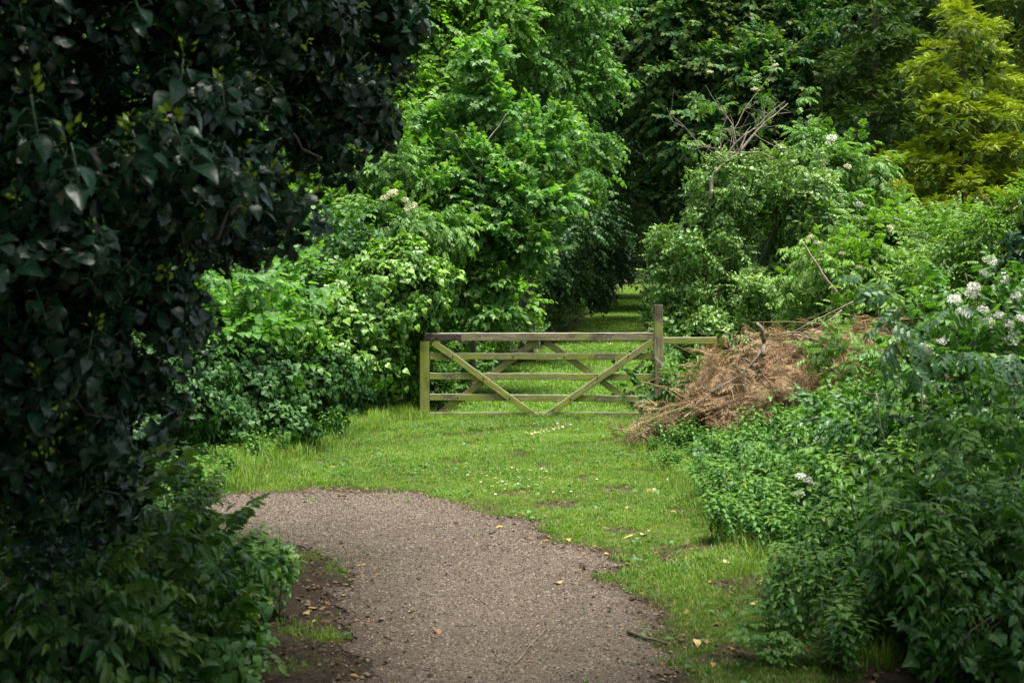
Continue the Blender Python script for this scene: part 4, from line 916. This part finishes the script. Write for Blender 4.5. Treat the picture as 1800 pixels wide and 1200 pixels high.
def put_nettle(i, x, y, s, rz, label, group):
    z = float(gz(x, y)); gl, gs, nm, cat = PROTO[i]
    label = label.replace('nettle clump', WORD[nm]); group = group if nm == 'nettle' else group + ', ' + WORD[nm]
    t = thing(nm, label, cat, (x, y, z), group); t.scale = (s * .5 + .5, s * .5 + .5, s); t.rotation_euler = (0, 0, rz)
    if i not in NL:
        a = gl.build('foliage', M['nettle' if nm != 'broad_leaved_weed' else 'rowan'], None); b2 = gs.build('stem', M['nettle'], None); NL[i] = (a, b2); a.parent = t; b2.parent = t
    else:
        for o in NL[i]:
            c = o.copy(); COL.objects.link(c); c.parent = t
r = np.random.default_rng(55); cnt = 0
for tries in range(4000):
    y = 6.4 + 11 * r.random() ** 1.15; px_edge = np.interp(y, [6.4, 7.2, 8.6, 10.2, 12.5, 15, 17.5], [1335, 1345, 1385, 1260, 1200, 1165, 1130])
    px_edge += 22 * r.normal() + 16 * math.sin(y * 3.1); px = px_edge + 15 + (470 if y < 12 else 380) * r.random()
    x = (px - 900) / FPX * y
    if y > 14 and px > 1290: continue
    hk = np.interp(y, [12, 14.5], [1, .72])
    ii = int(r.choice(9, p=[.15, .15, .15, .15, .09, .09, .07, .08, .07])); ii = ii if px - px_edge > 90 or ii not in (4, 5) else 0
    if any((x - a) ** 2 + (y - b_) ** 2 < .23 ** 2 for a, b_ in NL.get('pos', [])): continue
    NL.setdefault('pos', []).append((x, y)); d = (px - px_edge)
    hgt = hk * np.interp(d, [0, 60, 200, 500], [.28, .52, .75, .92]) * (r.uniform(.6, 1.0) if r.random() < .6 else r.uniform(1., 1.4))
    lab, grp = ('dark nettle clump in the weedy bed at the bottom right corner', 'dark nettles at the bottom right') if y < 9 else ('nettle clump on the bank edging the lawn below the brush pile', 'nettles along the right of the lawn')
    put_nettle(ii, x, y, hgt, r.uniform(0, 6.28), lab, grp); cnt += 1
    if cnt > 190: break
NL.pop('pos', None); pos = []
for px, Y in [(1180, 19.1), (1200, 19.3), (1230, 19.2), (1260, 19.1), (1185, 20.), (1210, 20.2), (1250, 20), (1140, 20.4), (1165, 20.6)]:
    put_nettle(int(r.integers(0, 4)), (px - 900) / FPX * Y, Y, r.uniform(.8, 1.1), r.uniform(0, 6.28), 'nettle clump crowding round the foot of the tall post', 'nettles by the tall post')
for px, Y in [(270, 11), (310, 11.4), (340, 11.8), (370, 12.1), (290, 12), (250, 11.5), (400, 13), (450, 14), (490, 14.6), (540, 15.6), (580, 16.4)]:
    put_nettle(int(r.integers(0, 4)), (px - 900) / FPX * Y, Y, r.uniform(.35, .55), r.uniform(0, 6.28), 'short nettle clump at the foot of the ivy bank on the left', 'nettles below the ivy bank')
for px, Y in [(350, 8.2), (430, 8.1), (440, 8.), (400, 7.6), (300, 8.2), (450, 7.5), (360, 7.4)]:
    put_nettle(int(r.integers(0, 4)), (px - 900) / FPX * Y, Y, r.uniform(.4, .6), r.uniform(0, 6.28), 'low nettle clump beside the path in front of the dark shrub', 'nettles beside the path')

# undergrowth along the lane
g = Geo(); r = np.random.default_rng(66); n = 5500
y = 20.3 + 70 * r.random(n) ** 2.2; side = np.where(r.random(n) < .65, -1, 1)
x = lane_c(y) + side * (lane_h(y) + .1 + r.gamma(1.5, .55, n)); hgt = (.45 + .65 * r.random(n)) * ss((np.abs(x - lane_c(y)) - lane_h(y) + .3) * 1.3)
k = ~((y < 23) & (side > 0) & (x < 2.6)); x, y, hgt = x[k], y[k], hgt[k]; n = len(x)
P = np.stack([x, y, gz(x, y) + hgt * r.uniform(.25, 1, n)], 1); Nn = unit(np.stack([r.normal(size=n), r.normal(size=n) - .3, np.full(n, .8)], 1))
grow(g, (P, Nn, r.normal(size=n) * .15), SP['ovate'] + SP['bramble'], .26, r, .8, .1, .4, .8)
kind(g.build('undergrowth', M['nettle']), 'stuff')
# low ground cover under the right bank and left verge
g = Geo(); n = 4500; y = 6 + 13.5 * r.random(n) ** 1.1; x = np.where(r.random(n) < .7, 1.8 + 3.2 * r.random(n), 0)
lft = x == 0; x[lft] = np.interp(y[lft], [6, 8, 10.4, 12, 15, 19], [-1.35, -1.5, -2.6, -3., -2.8, -2.3]) - r.gamma(1.2, .8, lft.sum()) + .15
P0 = np.stack([x, y], 1); k = path_sd(P0) > .02; x, y = x[k], y[k]; n = len(x)
P = np.stack([x, y, gz(x, y) + .03 + .16 * r.random(n)], 1); Nn = unit(np.stack([r.normal(size=n), r.normal(size=n), np.full(n, .7)], 1))
grow(g, (P, Nn, r.normal(size=n) * .15), SP['ivy'], .18, r, .8, .1, .4, .3)
kind(g.build('ground_cover', M['bramble']), 'stuff')

# plant growing through the gate
plant('bindweed', 'dark heart leaved climber growing through the lower right corner of the gate', 'plant', (1.75, 19.25), px_lobes([(1105, 706, 19.2, 24, 16), (1128, 700, 19.25, 22, 22), (1135, 722, 19.1, 24, 12), (1100, 676, 19.5, 14, 14), (1143, 660, 19.6, 10, 26), (1075, 700, 19.2, 12, 12)]), SP['hazel'], 'ivyshade', .3, .12, 1., 2, .006, seed=171, gap=.15, fill=.1, crown='foliage', stem='stem', twigs=0)
# ------------------------------------------------------------------ left foreground shrub
plant('dogwood_bush', 'leafy shrub with pointed leaves at the bottom left beside the path', 'shrub', (-1.75, 6.5),
      px_lobes([(250, 920, 7, 90, 60), (140, 950, 6.5, 110, 80), (310, 990, 7., 84, 54), (220, 1060, 6.6, 130, 80), (60, 1080, 6., 120, 110), (380, 1040, 7, 70, 60), (300, 1130, 6.6, 130, 60), (250, 905, 7.2, 50, 30), (150, 1180, 6.2, 160, 60), (30, 930, 6.2, 90, 80)]),
      SP['ovate'] + SP['point'] * 2, 'leftshrub', .22, .16, 1.5, 8, .025, seed=172, gap=.22, grav=-.2, svar=.5, tip=.25)
plant('ground_ivy', 'low creeping patch of small leaves edging the dirt left of the path', 'plant', (-1.35, 7.), px_lobes([(420, 1100, 7.3, 60, 26), (460, 1060, 7.8, 40, 18), (440, 1150, 6.8, 50, 24), (470, 1000, 8.6, 40, 18), (380, 1180, 6.5, 90, 30)]), SP['ivy'], 'ivymid', .16, .12, 1.8, 6, 0, seed=173, upz=.3, grav=.1, crown='foliage')

# ------------------------------------------------------------------ small things
def ground_pt(px, py, dz=.01): x, y = G(px, py); return np.array([x, y, float(gz(x, y)) + dz])
# cow parsley
for px, Y, tops, lb in [(1415, 10.2, [(1408, 838), (1425, 845), (1405, 868), (1428, 858)], 'white flowered cow parsley among the nettles on the right bank'), (1245, 14.8, [(1450, 778), (1440, 772)], 'second white flowered cow parsley higher on the right bank')]:
    x = (px - 900) / FPX * Y; b = np.array([x, Y, float(gz(x, Y))]); t = thing('cow_parsley', lb, 'plant', b); g = Geo()
    if px == 1245: Y = 11.4; b = np.array([(1445 - 900) / FPX * Y, Y, 0]); b[2] = float(gz(b[0], Y)); t.location = tuple(b)
    for q in tops: tube(g, curve(b, W(*q, Y - .1), 6, 0, .05), np.linspace(.006, .0025, 6), 4)
    g.build('stem', M['nettle'], t)
    for q in tops: flower(t, W(*q, Y - .1), .045, M['white'], tilt=.4)
# daisies
def daisy_geo():
    g = Geo(); K = T_([(0, 0, 0), (-.25, .6, .02), (.25, .6, .02), (0, 1, 0)], [(0, 2, 1), (1, 2, 3)]); a = np.arange(11) / 11 * 2 * PI
    g.add(*place(K, np.tile([0, 0, .05], (11, 1)), np.stack([np.cos(a), np.sin(a), np.full(11, .12)], 1), np.tile([0, 0, 1.], (11, 1)), .013, .8)); return g
gd = Geo(); gd.V = daisy_geo().V; gd.F = daisy_geo().F; gd.T = daisy_geo().T; gd.K = daisy_geo().K
dproto = None
def daisy(px, py, lab, grp):
    global dproto
    p = ground_pt(px, py, 0); t = thing('daisy', lab, 'flower', p, grp); s = rng.uniform(.6, 1.1); t.scale = (s, s, s); t.rotation_euler = (rng.normal() * .2, rng.normal() * .2, rng.uniform(0, 6))
    if dproto is None:
        a = daisy_geo().build('petal', M['white'], None); c = Geo(); v = np.arange(6) / 6 * 2 * PI
        c.add(np.vstack([np.stack([.005 * np.cos(v), .005 * np.sin(v), np.full(6, .052)], 1), [[0, 0, .057]]]), [(i, (i + 1) % 6, 6) for i in range(6)])
        b = c.build('centre', M['yellow'], None); st_ = Geo(); tube(st_, [(0, 0, -.01), (0, 0, .025), (0, 0, .051)], .0012, 4); e = st_.build('stem', M['nettle'], None); dproto = (a, b, e)
        for o in dproto: o.parent = t
    else:
        for o in dproto: c = o.copy(); COL.objects.link(c); c.parent = t
r = np.random.default_rng(77)
for _ in range(75):
    t = r.random(); daisy(925 + 75 * t + r.normal() * 5, 772 - 20 * t + r.normal() * 2.5, 'tiny white daisy in the dense patch just in front of the gate', 'daisies in front of the gate')
for _ in range(60):
    c = [(905, 858), (840, 835), (1000, 880), (960, 830), (870, 860)][r.integers(0, 5)]; daisy(c[0] + r.normal() * 40, c[1] + r.normal() * 12, 'tiny white daisy scattered thinly over the middle of the lawn', 'daisies scattered on the lawn')
for _ in range(40):
    Y = r.uniform(34, 60); x = lane_c(Y) + r.uniform(-1, 1); p = np.array([x, Y, float(gz(x, Y))]); daisy(900, 800, 'tiny white daisy in the shaded grass of the lane beyond the gate', 'daisies in the lane'); o = [o for o in COL.objects if o.name.startswith('daisy')][-1]
    DL = bpy.data.objects; last = max((o for o in DL if o.name.startswith('daisy') and o.type == 'EMPTY'), key=lambda o: o.name if '.' in o.name else 'daisy'); last.location = tuple(p); last.scale = (1.8,) * 3
# fallen leaves
def fallen(px, py, L, mat, lab, grp=None):
    p = ground_pt(px, py, .016); g = Geo(); a = rng.uniform(0, 6.28)
    g.add(*place(OVATE if rng.random() < .6 else SYC, p, (math.cos(a), math.sin(a), .1), (rng.normal() * .25, rng.normal() * .25, 1), L, rng.random()))
    o = g.build('fallen_leaf', M[mat], None, base=p); tag(o, lab, 'leaf', grp)
fallen(718, 1076, .06, 'paleleaf', 'single yellow fallen leaf lying on the gravel left of centre'); fallen(766, 1107, .075, 'deadleaf', 'pinkish brown fallen leaf on the gravel below the yellow one')
fallen(1128, 945, .09, 'paleleaf', 'large pale cream fallen leaf on the right of the lawn'); fallen(885, 931, .07, 'paleleaf', 'pale fallen leaf on the gravel edge at the middle of the curve')
fallen(1272, 993, .08, 'paleleaf', 'ochre fallen leaf on the worn grass near the right nettles'); fallen(1226, 1130, .085, 'paleleaf', 'yellow fallen leaf on the worn grass at the lower right')
fallen(630, 1010, .06, 'paleleaf', 'pale fallen leaf at the left edge of the gravel'); fallen(985, 1029, .1, 'deadleaf', 'long grey-brown fallen leaf on the gravel right of centre')
fallen(578, 822, .1, 'deadleaf', 'rusty red fallen leaf on the grass left of the lawn'); fallen(695, 840, .07, 'deadleaf', 'orange fallen leaf on the grass above the path')
fallen(835, 786, .1, 'paleleaf', 'cream fallen leaf on the lawn left of the daisy patch'); fallen(948, 786, .08, 'paleleaf', 'cream fallen leaf on the lawn below the daisy patch')
fallen(1155, 866, .12, 'deadleaf', 'curled brown fallen leaf beside the nettles at the right of the lawn'); fallen(1105, 948, .08, 'paleleaf', 'ochre fallen leaf just left of the large pale one'); fallen(437, 1168, .1, 'paleleaf', 'cream fallen leaf in the low creeping plants at the bottom left')
for _ in range(26):
    px = r.uniform(650, 1200); py = r.uniform(810, 980)
    if path_sd(np.array([G(px, py)]))[0] < 0: continue
    fallen(px, py, r.uniform(.035, .06), 'deadleaf' if r.random() < .6 else 'paleleaf', 'small dry fallen leaf scattered among the grass of the lawn', 'small leaves scattered on the lawn')
for _ in range(26):
    px = r.uniform(480, 640) if r.random() < .5 else r.uniform(1200, 1340); py = r.uniform(990, 1190)
    fallen(px, py, r.uniform(.03, .06), 'deadleaf', 'small brown fallen leaf on the bare soil beside the path', 'small leaves on the bare soil')
def stick(pts, r0, mat, lab, name='stick', grp=None, forks=()):
    P = np.array([ground_pt(x, y, .008 + r0) for x, y in pts]); b = P.mean(0); P = np.vstack([curve(P[i], P[i + 1], 4, 0, .04)[:-1] for i in range(len(P) - 1)] + [P[-1:]])
    P[:, 2] = np.maximum(P[:, 2], b[2]); g = Geo(); tube(g, P, np.linspace(r0, r0 * .6, len(P)), 6, .5, .06)
    for f in forks: Q = np.array([ground_pt(x, y, .012 + r0) for x, y in f]); tube(g, curve(Q[0], Q[1], 5, .03, .06), np.linspace(r0 * .7, r0 * .3, 5), 5)
    tag(g.build(name, M[mat], None, base=b, smooth=True), lab, 'stick', grp)
stick([(1104, 1116), (1135, 1127), (1172, 1137)], .011, 'bark', 'thick dark broken stick at the right edge of the gravel'); stick([(905, 1167), (925, 1145), (945, 1122), (962, 1105)], .005, 'twig', 'thin forked grey twig lying on the gravel in the foreground', forks=[((930, 1138), (952, 1130)), ((925, 1145), (935, 1120))])
stick([(860, 942), (872, 938)], .007, 'bark', 'short dark stick near the curve of the gravel'); stick([(797, 922), (812, 921)], .004, 'twig', 'straight pale twig on the gravel near the grass'); stick([(985, 1072), (1020, 1070)], .003, 'twig', 'thin straight twig lying across the gravel right of centre')
stick([(1055, 1142), (1085, 1145)], .003, 'bark', 'thin dark twig between the forked twig and the thick stick'); stick([(490, 953), (508, 962)], .008, 'bark', 'dark stick on the soil left of the path'); stick([(600, 1148), (640, 1152)], .005, 'bark', 'dark twig at the bottom left edge of the gravel'); stick([(1100, 815), (1135, 812)], .004, 'twig', 'pale bent twig in the grass near the right bank')
stick([(455, 982), (480, 978)], .006, 'twig', 'pale stick on the soil beside the low nettles'); stick([(675, 1118), (690, 1124)], .005, 'bark', 'short dark stick on the left part of the gravel')

for k in range(16):
    px = r.uniform(660, 1150); py = r.uniform(930, 1180)
    if path_sd(np.array([G(px, py)]))[0] > 0: continue
    a = r.uniform(0, 6.28); L = r.uniform(8, 22); stick([(px, py), (px + L * math.cos(a), py + .4 * L * math.sin(a)), (px + 2 * L * math.cos(a + .2), py + .8 * L * math.sin(a + .2))], .0028, 'bark' if k % 2 else 'twig', 'tiny twig scattered on the gravel of the path', 'stick', 'tiny twigs on the path')
for lab, Y, rows in [('pale dead bramble stems arching over the weeds in the middle of the right bank', 9.6, [([(1440, 840), (1470, 815), (1520, 806), (1570, 812), (1625, 838)], .006), ([(1480, 800), (1540, 804), (1600, 822)], .005), ([(1430, 850), (1480, 825), (1530, 815)], .004)]),
                     ('thin grey dead stem standing upright in the bramble thicket', 8.6, [([(1608, 860), (1612, 800), (1622, 740), (1620, 690)], .006), ([(1540, 690), (1548, 750), (1560, 790)], .004), ([(1620, 745), (1640, 720)], .003)])]:
    t = thing('dead_branch', lab, 'branch', W(*rows[0][0][0], Y)); g = Geo()
    for pts, r0 in rows:
        P = np.array([W(x, y, Y) for x, y in pts]); P = np.vstack([curve(P[i], P[i + 1], 4, 0, .05)[:-1] for i in range(len(P) - 1)] + [P[-1:]]); tube(g, P, np.linspace(r0, r0 * .5, len(P)), 5)
    g.build('stem', M['barkpale'], t, smooth=True)

# ------------------------------------------------------------------ light, sky, camera
sun_dir = np.array([.18, -.12, 1.0]); sun_dir /= np.linalg.norm(sun_dir)
el_ = math.asin(sun_dir[2]); az = math.atan2(sun_dir[0], sun_dir[1])
w = bpy.data.worlds.new('World'); S.world = w; w.use_nodes = True; nt = w.node_tree
sky = nt.nodes.new('ShaderNodeTexSky'); sky.sky_type = 'NISHITA'; sky.sun_disc = False; sky.sun_elevation = el_; sky.sun_rotation = az; sky.dust_density = 2.5; sky.air_density = 1.2
hs = nt.nodes.new('ShaderNodeHueSaturation'); hs.inputs['Saturation'].default_value = .5
nt.links.new(sky.outputs[0], hs.inputs['Color']); nt.links.new(hs.outputs[0], nt.nodes['Background'].inputs[0]); nt.nodes['Background'].inputs[1].default_value = .095
ld = bpy.data.lights.new('sun', 'SUN'); ld.energy = 4.6; ld.angle = math.radians(22); ld.color = (1, .95, .86)
lo = bpy.data.objects.new('sun', ld); COL.objects.link(lo); lo.rotation_euler = Vector(tuple(-sun_dir)).to_track_quat('-Z', 'Y').to_euler(); lo.location = (-6, -4, 14)
cd = bpy.data.cameras.new('camera'); cam = bpy.data.objects.new('camera', cd); COL.objects.link(cam); S.camera = cam
cam.location = (0, 0, CAMZ); cam.rotation_euler = (PI / 2, 0, 0); cd.lens = 50; cd.sensor_width = 36; cd.shift_y = -(600 - HORY) / 1800
cd.clip_start = .05; cd.clip_end = 2000; cd.dof.use_dof = True; cd.dof.focus_distance = 19; cd.dof.aperture_fstop = 5.6
S.view_settings.view_transform = 'Standard'; S.view_settings.look = 'None'; S.view_settings.exposure = 1.38; S.view_settings.gamma = 1
S.cycles.max_bounces = 6; S.cycles.diffuse_bounces = 2; S.cycles.glossy_bounces = 2; S.cycles.transmission_bounces = 3; S.cycles.transparent_max_bounces = 4; S.cycles.use_denoising = True
S.cycles.caustics_reflective = False; S.cycles.caustics_refractive = False
print('verts', sum(len(m.vertices) for m in bpy.data.meshes), 'objects', len(bpy.data.objects))
